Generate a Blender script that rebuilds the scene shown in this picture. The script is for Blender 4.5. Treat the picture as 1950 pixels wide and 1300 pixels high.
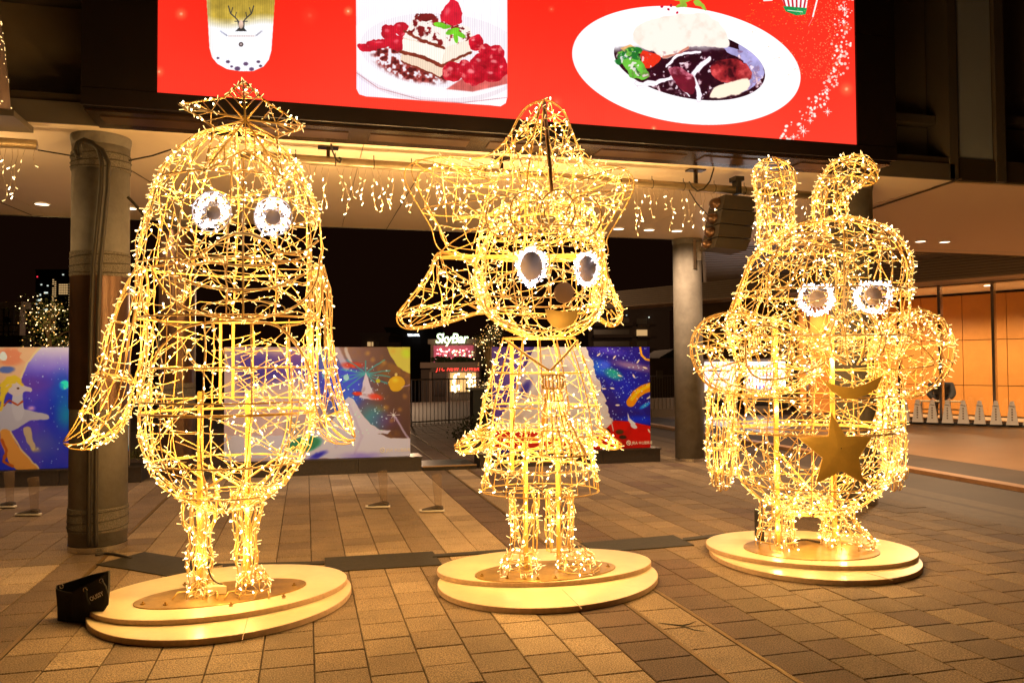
import bpy, math, random
import numpy as np
from mathutils import Vector, Matrix

random.seed(7); rng = np.random.default_rng(7)
for o in list(bpy.data.objects): bpy.data.objects.remove(o)
S = bpy.context.scene
COL = S.collection
PI = math.pi

# ------------------------------------------------------------------ camera
F_PX, CAM_H = 1507.0, 1.70
YAW, PITCH, ROLL = math.atan(393 / F_PX), math.atan(43 / F_PX), 0.006
CF = np.array([math.sin(YAW) * math.cos(PITCH), math.cos(YAW) * math.cos(PITCH), math.sin(PITCH)])
_r0 = np.array([math.cos(YAW), -math.sin(YAW), 0.0]); _u0 = np.cross(_r0, CF)
CR = _r0 * math.cos(ROLL) - _u0 * math.sin(ROLL)
CU = _u0 * math.cos(ROLL) + _r0 * math.sin(ROLL)
C0 = np.array([0.0, 0.0, CAM_H])
cam_d = bpy.data.cameras.new('camera'); cam = bpy.data.objects.new('camera', cam_d); COL.objects.link(cam)
cam_d.sensor_width = 36.0; cam_d.lens = 36.0 * F_PX / 1950.0; cam_d.clip_start = 0.05; cam_d.clip_end = 2000
m = Matrix.Identity(4)
for i in range(3):
    m[i][0] = CR[i]; m[i][1] = CU[i]; m[i][2] = -CF[i]; m[i][3] = C0[i]
cam.matrix_world = m
S.camera = cam

# ------------------------------------------------------------------ night sky, exposure
W = bpy.data.worlds.new('World'); S.world = W; W.use_nodes = True
nt = W.node_tree; nt.nodes.clear()
wo = nt.nodes.new('ShaderNodeOutputWorld'); bg = nt.nodes.new('ShaderNodeBackground')
bg.inputs['Color'].default_value = (0.0075, 0.0026, 0.0012, 1); bg.inputs['Strength'].default_value = 0.75
nt.links.new(bg.outputs[0], wo.inputs[0])
S.view_settings.view_transform = 'Standard'; S.view_settings.look = 'None'
S.view_settings.exposure = 0.0; S.view_settings.gamma = 1.0; S.view_settings.use_curve_mapping = False
S.render.engine = 'CYCLES'
cy = S.cycles
cy.use_denoising = True
cy.max_bounces = 6; cy.diffuse_bounces = 3; cy.glossy_bounces = 3; cy.transparent_max_bounces = 12; cy.transmission_bounces = 4
cy.sample_clamp_indirect = 3.0; cy.sample_clamp_direct = 0.0; cy.caustics_reflective = False; cy.caustics_refractive = False
try: cy.use_light_tree = True
except Exception: pass

# light levels (watts)
P_FIG = 15.5          # each point lamp of the light strings inside a sculpture
P_SPOT = 110.0        # spots that light the poster boards
P_DOWN = 160.0        # downlights in the soffit
P_HALL = 620.0       # lamps inside the glazed hall
E_BULB, E_HOT, E_WHITE = 1.75, 9.0, 3.4
E_SCREEN = 1.15

# ------------------------------------------------------------------ maths helpers
def ray(px, py): return CF + CR * (px - 975) / F_PX - CU * (py - 650) / F_PX
def onZ(px, py, Z=0.0):
    d = ray(px, py); return C0 + d * ((Z - CAM_H) / d[2])
def onY(px, py, Y):
    d = ray(px, py); return C0 + d * (Y / d[1])
def atD(px, py, D): return C0 + ray(px, py) * D
def proj(P):
    v = np.asarray(P, float) - C0; z = v @ CF
    return 975 + F_PX * (v @ CR) / z, 650 - F_PX * (v @ CU) / z, z
def lin(r, g, b):
    f = lambda c: (c / 255) / 12.92 if c / 255 <= 0.04045 else ((c / 255 + 0.055) / 1.055) ** 2.4
    return (f(r), f(g), f(b))
def unit(v):
    v = np.asarray(v, float); n = np.linalg.norm(v); return v / n if n > 1e-9 else np.array([0, 0, 1.0])

# ------------------------------------------------------------------ mesh builder
class MB:
    def __init__(s): s.v = []; s.f = []; s.m = []
    def add(s, vs, fs, mi=0):
        b = len(s.v); s.v.extend([tuple(map(float, v)) for v in vs])
        s.f.extend([tuple(b + i for i in f) for f in fs]); s.m.extend([mi] * len(fs))
    def box(s, c, d, rz=0.0, mi=0, ax=None):
        c = np.asarray(c, float); hx, hy, hz = [x / 2 for x in d]
        if ax is None:
            X = np.array([math.cos(rz), math.sin(rz), 0]); Y = np.array([-math.sin(rz), math.cos(rz), 0]); Z = np.array([0, 0, 1.0])
        else: X, Y, Z = ax
        P = [c + X * a * hx + Y * b * hy + Z * e * hz for e in (-1, 1) for a, b in ((-1, -1), (1, -1), (1, 1), (-1, 1))]
        s.add(P, [(3, 2, 1, 0), (4, 5, 6, 7), (0, 1, 5, 4), (1, 2, 6, 5), (2, 3, 7, 6), (3, 0, 4, 7)], mi)
    def quad(s, a, b, c, d, mi=0): s.add([a, b, c, d], [(0, 1, 2, 3)], mi)
    def tube(s, pts, r, n=5, closed=False, mi=0, cap=True):
        P = np.asarray(pts, float); N = len(P)
        if N < 2: return
        if closed: T = np.roll(P, -1, 0) - np.roll(P, 1, 0)
        else:
            T = np.empty_like(P); T[1:-1] = P[2:] - P[:-2]; T[0] = P[1] - P[0]; T[-1] = P[-1] - P[-2]
        T /= np.maximum(np.linalg.norm(T, axis=1, keepdims=True), 1e-9)
        a = np.array([0, 0, 1.0]) if abs(T[0][2]) < 0.8 else np.array([1.0, 0, 0])
        U = np.cross(T[0], a); U /= np.linalg.norm(U); rr = np.broadcast_to(np.asarray(r, float), (N,))
        ang = np.arange(n) * 2 * PI / n; ca, sa = np.cos(ang)[:, None], np.sin(ang)[:, None]
        V = []
        for i in range(N):
            U = U - T[i] * (U @ T[i]); U /= max(np.linalg.norm(U), 1e-9)
            B = np.cross(T[i], U)
            V.append(P[i] + (ca * U + sa * B) * rr[i])
        V = np.concatenate(V); fs = []
        M = N if closed else N - 1
        for i in range(M):
            j = (i + 1) % N
            for k in range(n):
                l = (k + 1) % n
                fs.append((i * n + k, i * n + l, j * n + l, j * n + k))
        if cap and not closed:
            fs.append(tuple(range(n))[::-1]); fs.append(tuple((N - 1) * n + k for k in range(n)))
        s.add(V, fs, mi)
    def lathe(s, c, prof, n=24, mi=0, closed_top=True):
        c = np.asarray(c, float); V = []
        for r, z in prof:
            for k in range(n):
                a = 2 * PI * k / n; V.append(c + np.array([r * math.cos(a), r * math.sin(a), z]))
        fs = []
        for i in range(len(prof) - 1):
            for k in range(n):
                l = (k + 1) % n; fs.append((i * n + k, i * n + l, (i + 1) * n + l, (i + 1) * n + k))
        if closed_top:
            fs.append(tuple((len(prof) - 1) * n + k for k in range(n))); fs.append(tuple(range(n))[::-1])
        s.add(V, fs, mi)
    def prism(s, poly, off, mi=0):
        """closed outline (3-D points, planar) swept by vector off"""
        n = len(poly); A = [np.asarray(p, float) for p in poly]; B = [p + off for p in A]
        fs = [tuple(range(n)), tuple(range(2 * n - 1, n - 1, -1))]
        for i in range(n):
            j = (i + 1) % n; fs.append((i, i + n, j + n, j))
        s.add(A + B, fs, mi)
    def build(s, name, mats, parent=None, smooth=False, **props):
        me = bpy.data.meshes.new(name); me.from_pydata(s.v, [], s.f)
        if not isinstance(mats, (list, tuple)): mats = [mats]
        for mm in mats: me.materials.append(mm)
        if len(mats) > 1: me.polygons.foreach_set('material_index', s.m)
        if smooth: me.polygons.foreach_set('use_smooth', [True] * len(me.polygons))
        me.validate()
        o = bpy.data.objects.new(name, me); COL.objects.link(o)
        if parent: o.parent = parent
        for k, v in props.items(): o[k] = v
        return o

def root(name, label, cat, loc=(0, 0, 0), group=None):
    o = bpy.data.objects.new(name, None); COL.objects.link(o); o.location = Vector([float(x) for x in loc])
    o.empty_display_size = 0.2
    o['label'] = label; o['category'] = cat
    if group: o['group'] = group
    return o
def tagm(o, label, cat, group=None):
    o['label'] = label; o['category'] = cat
    if group: o['group'] = group
    return o
def shift(mb, O):
    O = np.asarray(O, float); mb.v = [(v[0] - O[0], v[1] - O[1], v[2] - O[2]) for v in mb.v]; return mb

# ------------------------------------------------------------------ materials
def mat(name, color, rough=0.6, metal=0.0, emit=None, es=0.0, noise=None, bump=None, spec=0.5, alpha=1.0, sample=None, var=0.0, coat=0.0):
    """noise=(scale, amount)  bump=(scale, strength)  var = brightness change from object to object"""
    mm = bpy.data.materials.new(name); mm.use_nodes = True; t = mm.node_tree; N = t.nodes; L = t.links
    b = N['Principled BSDF']; b.inputs['Base Color'].default_value = (*color, 1); b.inputs['Roughness'].default_value = rough
    b.inputs['Metallic'].default_value = metal; b.inputs['Specular IOR Level'].default_value = spec
    b.inputs['Coat Weight'].default_value = coat; b.inputs['Coat Roughness'].default_value = 0.15
    b.inputs['Alpha'].default_value = alpha
    if emit is not None:
        b.inputs['Emission Color'].default_value = (*emit, 1); b.inputs['Emission Strength'].default_value = es
    geo = None
    if noise or bump:
        geo = N.new('ShaderNodeNewGeometry')
    if noise or var:
        mix = N.new('ShaderNodeMix'); mix.data_type = 'RGBA'; mix.blend_type = 'MULTIPLY'; mix.inputs[0].default_value = 1.0
        mix.inputs[6].default_value = (*color, 1)
        src = None
        if noise:
            no = N.new('ShaderNodeTexNoise'); no.inputs['Scale'].default_value = noise[0]; no.inputs['Detail'].default_value = 5
            no.inputs['Roughness'].default_value = 0.65
            L.new(geo.outputs['Position'], no.inputs['Vector'])
            mr = N.new('ShaderNodeMapRange'); mr.inputs[1].default_value = 0.3; mr.inputs[2].default_value = 0.7
            mr.inputs[3].default_value = 1 - noise[1]; mr.inputs[4].default_value = 1 + noise[1]
            L.new(no.outputs[0], mr.inputs[0]); src = mr.outputs[0]
        if var:
            oi = N.new('ShaderNodeObjectInfo'); m2 = N.new('ShaderNodeMapRange')
            m2.inputs[3].default_value = 1 - var; m2.inputs[4].default_value = 1 + var
            L.new(oi.outputs['Random'], m2.inputs[0])
            if src:
                mu = N.new('ShaderNodeMath'); mu.operation = 'MULTIPLY'; L.new(src, mu.inputs[0]); L.new(m2.outputs[0], mu.inputs[1]); src = mu.outputs[0]
            else: src = m2.outputs[0]
        L.new(src, mix.inputs[7]); L.new(mix.outputs[2], b.inputs['Base Color'])
    if bump:
        nb = N.new('ShaderNodeTexNoise'); nb.inputs['Scale'].default_value = bump[0]; nb.inputs['Detail'].default_value = 4
        L.new(geo.outputs['Position'], nb.inputs['Vector'])
        bp = N.new('ShaderNodeBump'); bp.inputs['Strength'].default_value = bump[1]; bp.inputs['Distance'].default_value = 0.01
        L.new(nb.outputs[0], bp.inputs['Height']); L.new(bp.outputs[0], b.inputs['Normal'])
    if sample is not None: mm.cycles.emission_sampling = sample
    return mm

M = {}
M['wire'] = mat('gold_painted_wire', (0.56, 0.34, 0.085), 0.38, 0.0, spec=0.6)
M['pole'] = mat('gold_painted_bar', (0.66, 0.40, 0.085), 0.4, spec=0.6)
M['cable'] = mat('self_lit_clear_cable', (0.70, 0.44, 0.12), 0.35, emit=(1.0, 0.58, 0.15), es=0.26, sample='NONE')  # cable is no lamp; faint emission added so the strings seem lit
M['bulb'] = mat('warm_led', (1, 0.8, 0.5), 0.4, emit=(1.0, 0.70, 0.28), es=E_BULB, sample='NONE')
M['hot'] = mat('warm_led_bright', (1, 0.8, 0.5), 0.4, emit=(1.0, 0.82, 0.48), es=E_HOT, sample='NONE')
M['white_led'] = mat('cold_white_led', (1, 1, 1), 0.4, emit=(0.86, 0.86, 1.0), es=E_WHITE, sample='NONE')
M['white_cord'] = mat('white_cord', (0.75, 0.72, 0.72), 0.5)
M['gold_plate'] = mat('brushed_gold_sheet', (0.85, 0.54, 0.12), 0.38, 0.25, noise=(6, 0.12))
M['bronze'] = mat('bronze_plate', (0.40, 0.25, 0.07), 0.34, 0.55, noise=(9, 0.3), bump=(60, 0.15))
M['pupil'] = mat('grey_disc', (0.62, 0.48, 0.40), 0.5)
M['ply_top'] = mat('white_painted_plywood', (0.80, 0.66, 0.42), 0.30, noise=(3.5, 0.11), bump=(25, 0.12), coat=0.2)
M['ply_edge'] = mat('plywood_edge', (0.62, 0.44, 0.30), 0.7, noise=(30, 0.15))
M['concrete'] = mat('grey_concrete', (0.155, 0.145, 0.14), 0.75, noise=(5, 0.22), bump=(40, 0.25))
M['wrap'] = mat('felt_wrap', (0.13, 0.115, 0.10), 0.95, noise=(90, 0.5), bump=(160, 0.8))
M['clad'] = mat('brown_metal_cladding', (0.10, 0.055, 0.035), 0.28, 0.6, noise=(2, 0.2))
M['steel'] = mat('brushed_steel', (0.55, 0.50, 0.45), 0.25, 0.95)
M['brass'] = mat('dull_brass_edge', (0.30, 0.20, 0.09), 0.5, 0.6)
M['conduit'] = mat('dark_conduit', (0.022, 0.016, 0.012), 0.6)
M['black'] = mat('black_plastic', (0.012, 0.010, 0.010), 0.5)
M['dark_frame'] = mat('dark_screen_casing', (0.007, 0.003, 0.003), 0.5, noise=(1.5, 0.3))
M['casing_under'] = mat('dark_bronze_panel', (0.028, 0.016, 0.010), 0.25, 0.3, noise=(2, 0.3))
M['soffit'] = mat('cream_soffit_panel', (0.84, 0.70, 0.54), 0.55, noise=(0.7, 0.05), bump=(1.5, 0.05))
M['soffit_tan'] = mat('tan_soffit_panel', (0.66, 0.48, 0.33), 0.55)
M['joint'] = mat('joint_shadow_gap', (0.04, 0.025, 0.015), 0.8)
M['lamp'] = mat('downlight_lens', (1, 1, 1), 0.4, emit=(1.0, 0.80, 0.55), es=4.0, sample='NONE')
M['rib'] = mat('ribbed_metal', (0.34, 0.26, 0.18), 0.5, 0.2)
M['facade'] = mat('grey_facade_panel', (0.30, 0.23, 0.15), 0.5, noise=(1, 0.15))
M['win_dark'] = mat('dark_glass', (0.15, 0.125, 0.09), 0.3, 0.0, spec=0.6)
M['mullion'] = mat('dark_mullion', (0.16, 0.135, 0.115), 0.4, 0.4)
M['mat_black'] = mat('black_rubber_mat', (0.022, 0.018, 0.012), 0.75, noise=(20, 0.3), bump=(80, 0.3))
M['granite'] = mat('dark_granite', (0.035, 0.027, 0.022), 0.35, noise=(30, 0.3))
M['bag'] = mat('black_canvas', (0.012, 0.011, 0.011), 0.8, bump=(300, 0.3))
M['white'] = mat('white_paint', (0.75, 0.73, 0.70), 0.5)
M['asphalt'] = mat('asphalt', (0.07, 0.055, 0.045), 0.8, noise=(30, 0.3), bump=(60, 0.3))
M['hall_wall'] = mat('orange_wood_panel', (0.62, 0.27, 0.06), 0.45, noise=(1.2, 0.12))
M['leaf'] = mat('dark_leaf', (0.05, 0.07, 0.02), 0.6, var=0.2)
M['bark'] = mat('bark', (0.08, 0.05, 0.03), 0.9)

def glass_mat():
    mm = bpy.data.materials.new('window_glass'); mm.use_nodes = True; t = mm.node_tree; t.nodes.clear()
    o = t.nodes.new('ShaderNodeOutputMaterial'); a = t.nodes.new('ShaderNodeBsdfTransparent'); g = t.nodes.new('ShaderNodeBsdfGlossy')
    g.inputs['Roughness'].default_value = 0.02; a.inputs[0].default_value = (0.93, 0.93, 0.93, 1)
    mx = t.nodes.new('ShaderNodeMixShader'); lw = t.nodes.new('ShaderNodeLayerWeight'); lw.inputs[0].default_value = 0.35
    t.links.new(lw.outputs['Fresnel'], mx.inputs[0]); t.links.new(a.outputs[0], mx.inputs[1]); t.links.new(g.outputs[0], mx.inputs[2])
    t.links.new(mx.outputs[0], o.inputs[0]); return mm
M['glass'] = glass_mat()

TONES = [(0.37, 0.275, 0.175), (0.265, 0.192, 0.12), (0.205, 0.145, 0.09), (0.150, 0.103, 0.067), (0.112, 0.068, 0.05)]
def stone_mat(i, c):
    mm = mat('paving_stone_tone%d' % i, c, 0.78, noise=(1.6, 0.22), var=0.08)
    t = mm.node_tree; N = t.nodes; L = t.links; b = N['Principled BSDF']
    geo = [n for n in N if n.bl_idname == 'ShaderNodeNewGeometry'][0]
    base = b.inputs['Base Color'].links[0].from_socket
    sp = N.new('ShaderNodeTexNoise'); sp.inputs['Scale'].default_value = 120; sp.inputs['Detail'].default_value = 2
    L.new(geo.outputs['Position'], sp.inputs['Vector'])
    mr = N.new('ShaderNodeMapRange'); mr.inputs[1].default_value = 0.36; mr.inputs[2].default_value = 0.66
    mr.inputs[3].default_value = 0.42; mr.inputs[4].default_value = 1.58; L.new(sp.outputs[0], mr.inputs[0])
    mx = N.new('ShaderNodeMix'); mx.data_type = 'RGBA'; mx.blend_type = 'MULTIPLY'; mx.inputs[0].default_value = 1
    L.new(base, mx.inputs[6]); L.new(mr.outputs[0], mx.inputs[7]); L.new(mx.outputs[2], b.inputs['Base Color'])
    bp = N.new('ShaderNodeBump'); bp.inputs['Strength'].default_value = 0.7; bp.inputs['Distance'].default_value = 0.004
    L.new(sp.outputs[0], bp.inputs['Height']); L.new(bp.outputs[0], b.inputs['Normal'])
    return mm
STONE = [stone_mat(i, c) for i, c in enumerate(TONES)]

def add_light(name, kind, loc, power, color, parent=None, **kw):
    d = bpy.data.lights.new(name, kind); d.energy = power; d.color = color
    for k, v in kw.items():
        if k != 'aim': setattr(d, k, v)
    o = bpy.data.objects.new(name, d); COL.objects.link(o); o.location = Vector([float(x) for x in loc])
    if 'aim' in kw:
        o.rotation_euler = (Vector([float(x) for x in kw['aim']]) - o.location).to_track_quat('-Z', 'Y').to_euler()
    if parent: o.parent = parent; o.location = o.location - parent.location
    return o

def text(name, s, mm, pos, X, Z, size, ext=0.002, parent=None, shear=0.0, off=0.0, align='LEFT', sx=1.0, space=1.0):
    c = bpy.data.curves.new(name, 'FONT'); c.body = s; c.size = 1.0; c.shear = shear; c.offset = off; c.align_x = align
    c.space_character = space; c.resolution_u = 3
    o = bpy.data.objects.new(name, c); COL.objects.link(o)
    bpy.context.view_layer.update()
    me = bpy.data.meshes.new_from_object(o.evaluated_get(bpy.context.evaluated_depsgraph_get()))
    bpy.data.objects.remove(o)
    X = unit(X); Z = unit(Z); Nn = np.cross(X, Z)          # Nn points to the reader's far side ... front is -Nn
    mb = MB(); V = [np.asarray(pos, float) + X * v.co.x * size * sx + Z * v.co.y * size for v in me.vertices]
    fs = [tuple(p.vertices) for p in me.polygons]
    mb.add([v - np.cross(X, Z) * -ext for v in V], fs)
    ob = mb.build(name, mm, parent)
    bpy.data.meshes.remove(me)
    return ob

# ================================================================== SETTING
# ---- plaza paving
def paving():
    base = MB(); base.quad((-14, 1.0, -0.012), (7.10, 1.0, -0.012), (7.10, 23.0, -0.012), (-14, 23.0, -0.012))
    g = base.build('plaza_pavement', mat('mortar', (0.045, 0.03, 0.02), 0.9, noise=(20, 0.3)), kind='structure')
    cols = []
    x = -1.75
    while x > -13.5: cols.append((x - 0.295, x, None)); x -= 0.295
    pat = [2, 1, 2, 1, 1, 2, 2, 1, 1, 2, 0, 0]
    x = -1.72
    for k in range(12): cols.append((x, x + 0.295, pat[k])); x += 0.295
    cols.append((x, 2.185, 4)); cols.append((2.215, 2.53, 1)); cols.append((2.56, 2.90, 4)); x = 2.90
    k = 0
    while x < 7.0: cols.append((x, x + 0.295, [3, 2, 2, 3, 2, 3, 3][k % 7])); x += 0.295; k += 1
    tiles = []
    r = random.Random(3)
    for (x0, x1, tone) in cols:
        off = r.choice([0.0, 0.5, 0.25, 0.75]) * 0.295 + r.uniform(-.02, .02)
        y = 2.2 + off
        run = None
        base_t = tone if tone is not None else r.choice([2, 3, 3, 2, 1])
        while y < 22.5:
            if 2.2 <= x0 < 2.5: L_ = 0.38
            elif x0 > 4.2 and r.random() < 0.5: L_ = 0.44
            else: L_ = 0.295
            t = base_t
            q = r.random()
            if q < 0.08: t = min(4, t + 1)
            elif q < 0.15: t = max(0, t - 1)
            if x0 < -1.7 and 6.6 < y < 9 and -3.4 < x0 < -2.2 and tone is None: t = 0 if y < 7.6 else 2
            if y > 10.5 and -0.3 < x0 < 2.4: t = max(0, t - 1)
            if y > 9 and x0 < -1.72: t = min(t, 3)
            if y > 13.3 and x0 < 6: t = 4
            tiles.append((x0, x1, y, y + L_, t)); y += L_
    def key(t):
        px, py, z = proj(((t[0] + t[1]) / 2, (t[2] + t[3]) / 2, 0))
        vis = z > .3 and -30 < px < 1980 and 700 < py < 1330; near = z > .3 and -1500 < px < 3600 and py < 2600
        return -10 / z if vis else (-1 / z * .01 if near else 1)
    tiles = [t for t in tiles if key(t) < 1]
    tiles.sort(key=key)
    cache = {}
    def shape(w, l):
        """stone with a worn bevel, centred on its top face"""
        g2, c = 0.0035, 0.004
        hw, hl = w / 2 - g2, l / 2 - g2
        v = [(-hw, -hl, -0.03), (hw, -hl, -0.03), (hw, hl, -0.03), (-hw, hl, -0.03),
             (-hw, -hl, -c), (hw, -hl, -c), (hw, hl, -c), (-hw, hl, -c),
             (-hw + c, -hl + c, 0), (hw - c, -hl + c, 0), (hw - c, hl - c, 0), (-hw + c, hl - c, 0)]
        f = [(8, 9, 10, 11)] + [(a, (a + 1) % 4, (a + 1) % 4 + 4, a + 4) for a in range(4)] + [(a + 4, (a + 1) % 4 + 4, (a + 1) % 4 + 8, a + 8) for a in range(4)]
        return v, f
    rest = MB()
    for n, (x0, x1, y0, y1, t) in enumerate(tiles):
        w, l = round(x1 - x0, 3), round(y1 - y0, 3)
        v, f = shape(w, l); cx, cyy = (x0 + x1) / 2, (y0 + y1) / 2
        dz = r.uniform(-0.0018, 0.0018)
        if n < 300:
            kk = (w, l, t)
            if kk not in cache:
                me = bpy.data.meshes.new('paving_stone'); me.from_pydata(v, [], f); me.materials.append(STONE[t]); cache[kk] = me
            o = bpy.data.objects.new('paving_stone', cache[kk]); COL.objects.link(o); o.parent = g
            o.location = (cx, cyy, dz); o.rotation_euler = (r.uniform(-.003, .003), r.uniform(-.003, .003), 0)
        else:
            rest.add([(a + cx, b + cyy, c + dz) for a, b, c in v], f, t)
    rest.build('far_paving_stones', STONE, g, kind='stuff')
    # slot drains
    for xx in (-1.735, 2.20, 2.545):
        d = MB(); d.box((xx, 12, -0.006), (0.028, 22, 0.006), mi=0)
        for s in (-0.010, 0.0, 0.010): d.box((xx + s, 12, 0.0), (0.0040, 22, 0.006), mi=1)
        d.build('slot_drain', [M['black'], M['brass']], g)
    # a broken stone between the drains
    ck = MB(); ck.tube([(2.235, 4.83, .0012), (2.30, 4.78, .0012), (2.36, 4.73, .0012), (2.42, 4.75, .0012), (2.50, 4.80, .0012)], [.001, .004, .007, .004, .001], 4)
    ck.tube([(2.36, 4.73, .0012), (2.40, 4.64, .0012), (2.45, 4.60, .0012)], [.005, .003, .001], 4)
    ck.build('crack', M['black'], g)
paving()

def road():
    b = MB()
    strips = [(7.02, 7.50, 1), (7.50, 7.60, 3), (7.60, 7.92, 1), (7.92, 9.0, 3), (9.22, 10.75, 3)]
    mats = [mat('granite_edging', (0.12, 0.085, 0.058), 0.75, noise=(9, 0.2), bump=(60, .2)),
            mat('wide_dark_paving', (0.062, 0.041, 0.028), 0.75, noise=(0.9, 0.25), bump=(30, .2))]
    for x0, x1, t in strips:
        mi = 0 if t == 1 else 1
        b.quad((x0, 1, 0), (x1, 1, 0), (x1, 23, 0), (x0, 23, 0), mi)
    b.build('side_lane', mats, kind='structure')
    k = MB(); k.box((9.11, 12, 0.03), (0.22, 22, 0.06)); k.build('kerb', mat('orange_lit_kerb_stone', (0.42, 0.22, 0.10), 0.5, noise=(5, .2)), kind='structure')  # orange of the light on the kerb is put into its base colour
    w = MB(); w.quad((10.75, 1, 0), (40, 1, 0), (40, 40, 0), (10.75, 40, 0))
    w.build('smooth_pavement', mat('polished_brown_paving', (0.20, 0.12, 0.068), 0.42, noise=(0.5, 0.2), bump=(2, .03)), kind='structure')
    # the raised deck's far part and the lower town ground
    d = MB(); d.box((5, 29.5, -0.25), (60, 13, 0.48)); d.build('rear_deck', mat('dark_paving', (0.035, 0.022, 0.015), 0.7, noise=(3, .3)), kind='structure')
    gq = MB(); gq.quad((-400, 36.2, -6), (400, 36.2, -6), (400, 900, -6), (-400, 900, -6)); gq.quad((-400, -60, -6.01), (400, -60, -6.01), (400, 36.2, -6.01), (-400, 36.2, -6.01))
    gq.build('ground', M['asphalt'], kind='structure')
road()

# ---- soffit, front wall, ribbed ceiling
ZS = 3.87
YN, YF_ = 7.82, 12.68
def soffit():
    s = MB()
    # body of the soffit slab as panels with shadow gaps
    s.box((2.0, (YN + YF_) / 2, ZS + 0.15), (32, YF_ - YN, 0.26), mi=1)
    o = s.build('soffit', [M['soffit'], M['joint']], kind='structure')
    xs = [-14, -9.5, -6.6, -3.6, 0.55, 2.9, 5.2, 7.55]
    for a, b_ in zip(xs[:-1], xs[1:]):
        p = MB(); p.box(((a + b_) / 2, (YN + YF_) / 2, ZS + 0.01), (b_ - a - 0.008, YF_ - YN, 0.02)); p.build('soffit_panel', M['soffit'], o)
    # right part, a wedge of tan panels beyond the diagonal gap
    A, B, Cc, D = (7.58, YN + .3, ZS), (18, YN - 2.5, ZS), (18, 13.1, ZS), (7.58, YF_ + .1, ZS)
    p = MB(); p.prism([(7.565, 7.9, ZS - .004), (7.565, 12.9, ZS - .004), (16, 13.15, ZS - .004), (16, 7.4, ZS - .004)], np.array([0, 0, 0.02])); p.build('soffit_panel', M['soffit_tan'], o)
    e = MB(); e.box((-0.0, YF_ + 0.02, ZS + 0.03), (28, 0.03, 0.07)); e.build('edge_trim', mat('aluminium_trim', (0.3, 0.28, 0.27), 0.35, 0.8), o)
    g = MB(); q0 = onZ(1655, 399, ZS - .012); q1 = onZ(1832, 340, ZS - .012)
    g.tube([q0, q1], 0.014, 4); g.build('shadow_gap', M['joint'], o)
    for (pa, pb) in (((735, 438), (800, 330)), ((245, 322), (440, 440)), ((0, 385), (60, 410))):
        w = MB(); w.tube([onZ(*pa, ZS - .006), onZ(*pb, ZS - .006)], 0.004, 4); w.build('panel_joint', M['joint'], o)
    return o
SOF = soffit()

def downlight(px, py, Z, label, r=0.085, light=True, aimp=P_DOWN):
    P = onZ(px, py, Z - 0.012)
    t = root('downlight', label, 'ceiling light', P, 'round recessed downlights in the soffits')
    a = MB(); a.lathe((0, 0, 0.0), [(r, 0.0), (r, 0.010)], 20); a.build('lens', M['lamp'], t)
    b = MB(); n = 20
    b.lathe((0, 0, -0.004), [(r + .001, 0.0), (r + .018, 0.0), (r + .018, 0.014), (r + .001, .014), (r + .001, 0.0)], n, closed_top=False)
    b.build('trim_ring', M['white'], t)
    if light:
        add_light('downlight_lamp', 'SPOT', (P[0], P[1], P[2] - 0.03), aimp * (5.0 if px > 1700 else 1.0), (1.0, 0.66, 0.36), t, spot_size=2.95, spot_blend=0.5, shadow_soft_size=0.07)
for i, (px, py, w) in enumerate([(80, 389, 'far left downlight in the cream soffit, left of the near pillar'), (247, 397, 'downlight in the cream soffit just right of the near left pillar'),
        (1178, 436, 'first of the three downlights in a row left of the hanging speakers'), (1236, 438, 'middle of the three downlights in a row left of the hanging speakers'),
        (1289, 440, 'third of the row of downlights, nearest the rear concrete pillar'), (1753, 460, 'left one of the pair of downlights in the tan soffit at right'),
        (1799, 461, 'right one of the pair of downlights in the tan soffit at right')]):
    downlight(px, py, ZS, w)

# ribbed ceiling behind the soffit at right, ribbed fascia above the glass hall
WA, WB = np.array([16.72, 19.47]), np.array([18.03, 16.57])       # foot of the glass wall
wd = unit(np.append(WA - WB, 0)); wn = np.array([-wd[1], wd[0], 0])      # along the wall (away), towards outside?
if wn @ (C0 - np.array([17, 18, 0])) < 0: wn = -wn
def ribbed():
    c = MB()
    Zc = 4.45
    q0, q1 = onZ(1338, 474, Zc), onZ(1342, 541, Zc); lx = lambda y: q0[0] + (q1[0] - q0[0]) * (y - q0[1]) / (q1[1] - q0[1])
    P = [(lx(13.2), 13.2), (26, 13.2), (26, q1[1]), (q1[0], q1[1])]
    c.prism([(x, y, Zc + 0.05) for x, y in P], np.array([0, 0, 0.2]))
    o = c.build('ribbed_ceiling', M['rib'], kind='structure')
    # ribs, run along X
    for i in range(46):
        y = 13.4 + i * 0.34
        if y > q1[1] - .1: break
        x0_ = lx(y) + .02; b = MB(); b.box(((x0_ + 26) / 2, y, Zc + 0.02), (26 - x0_, 0.20, 0.06)); b.build('ceiling_slat', M['rib'], o)
    downlight(1890, 499, Zc - .02, 'small downlight in the recessed ribbed ceiling above the glass hall', 0.09)
    return o
ribbed()
def fascia():
    base = np.array([WB[0], WB[1], 0]) + wn * 1.3
    t = root('ribbed_fascia', 'horizontally ribbed tan metal band above the glazed hall', 'fascia', (base[0], base[1], 3.86))
    L0, L1 = -7.0, 14.0
    mid = wd * (L0 + L1) / 2; ax = (wd, -wn, np.array([0, 0, 1.0]))
    b = MB(); b.box(mid + np.array([0, 0, 0.29]) - wn * 0.05, (L1 - L0, 0.05, 0.58), ax=ax); b.build('backing', M['joint'], t)
    for i in range(8):
        s = MB(); s.box(mid + np.array([0, 0, 0.035 + i * 0.073]), (L1 - L0, 0.05, 0.058), ax=ax); s.build('slat', M['rib'], t)
    u = MB(); u.box(mid + np.array([0, 0, -0.02]) - wn * 0.65, (L1 - L0, 1.32, 0.03), ax=ax); u.build('underside', M['soffit_tan'], t)
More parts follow.
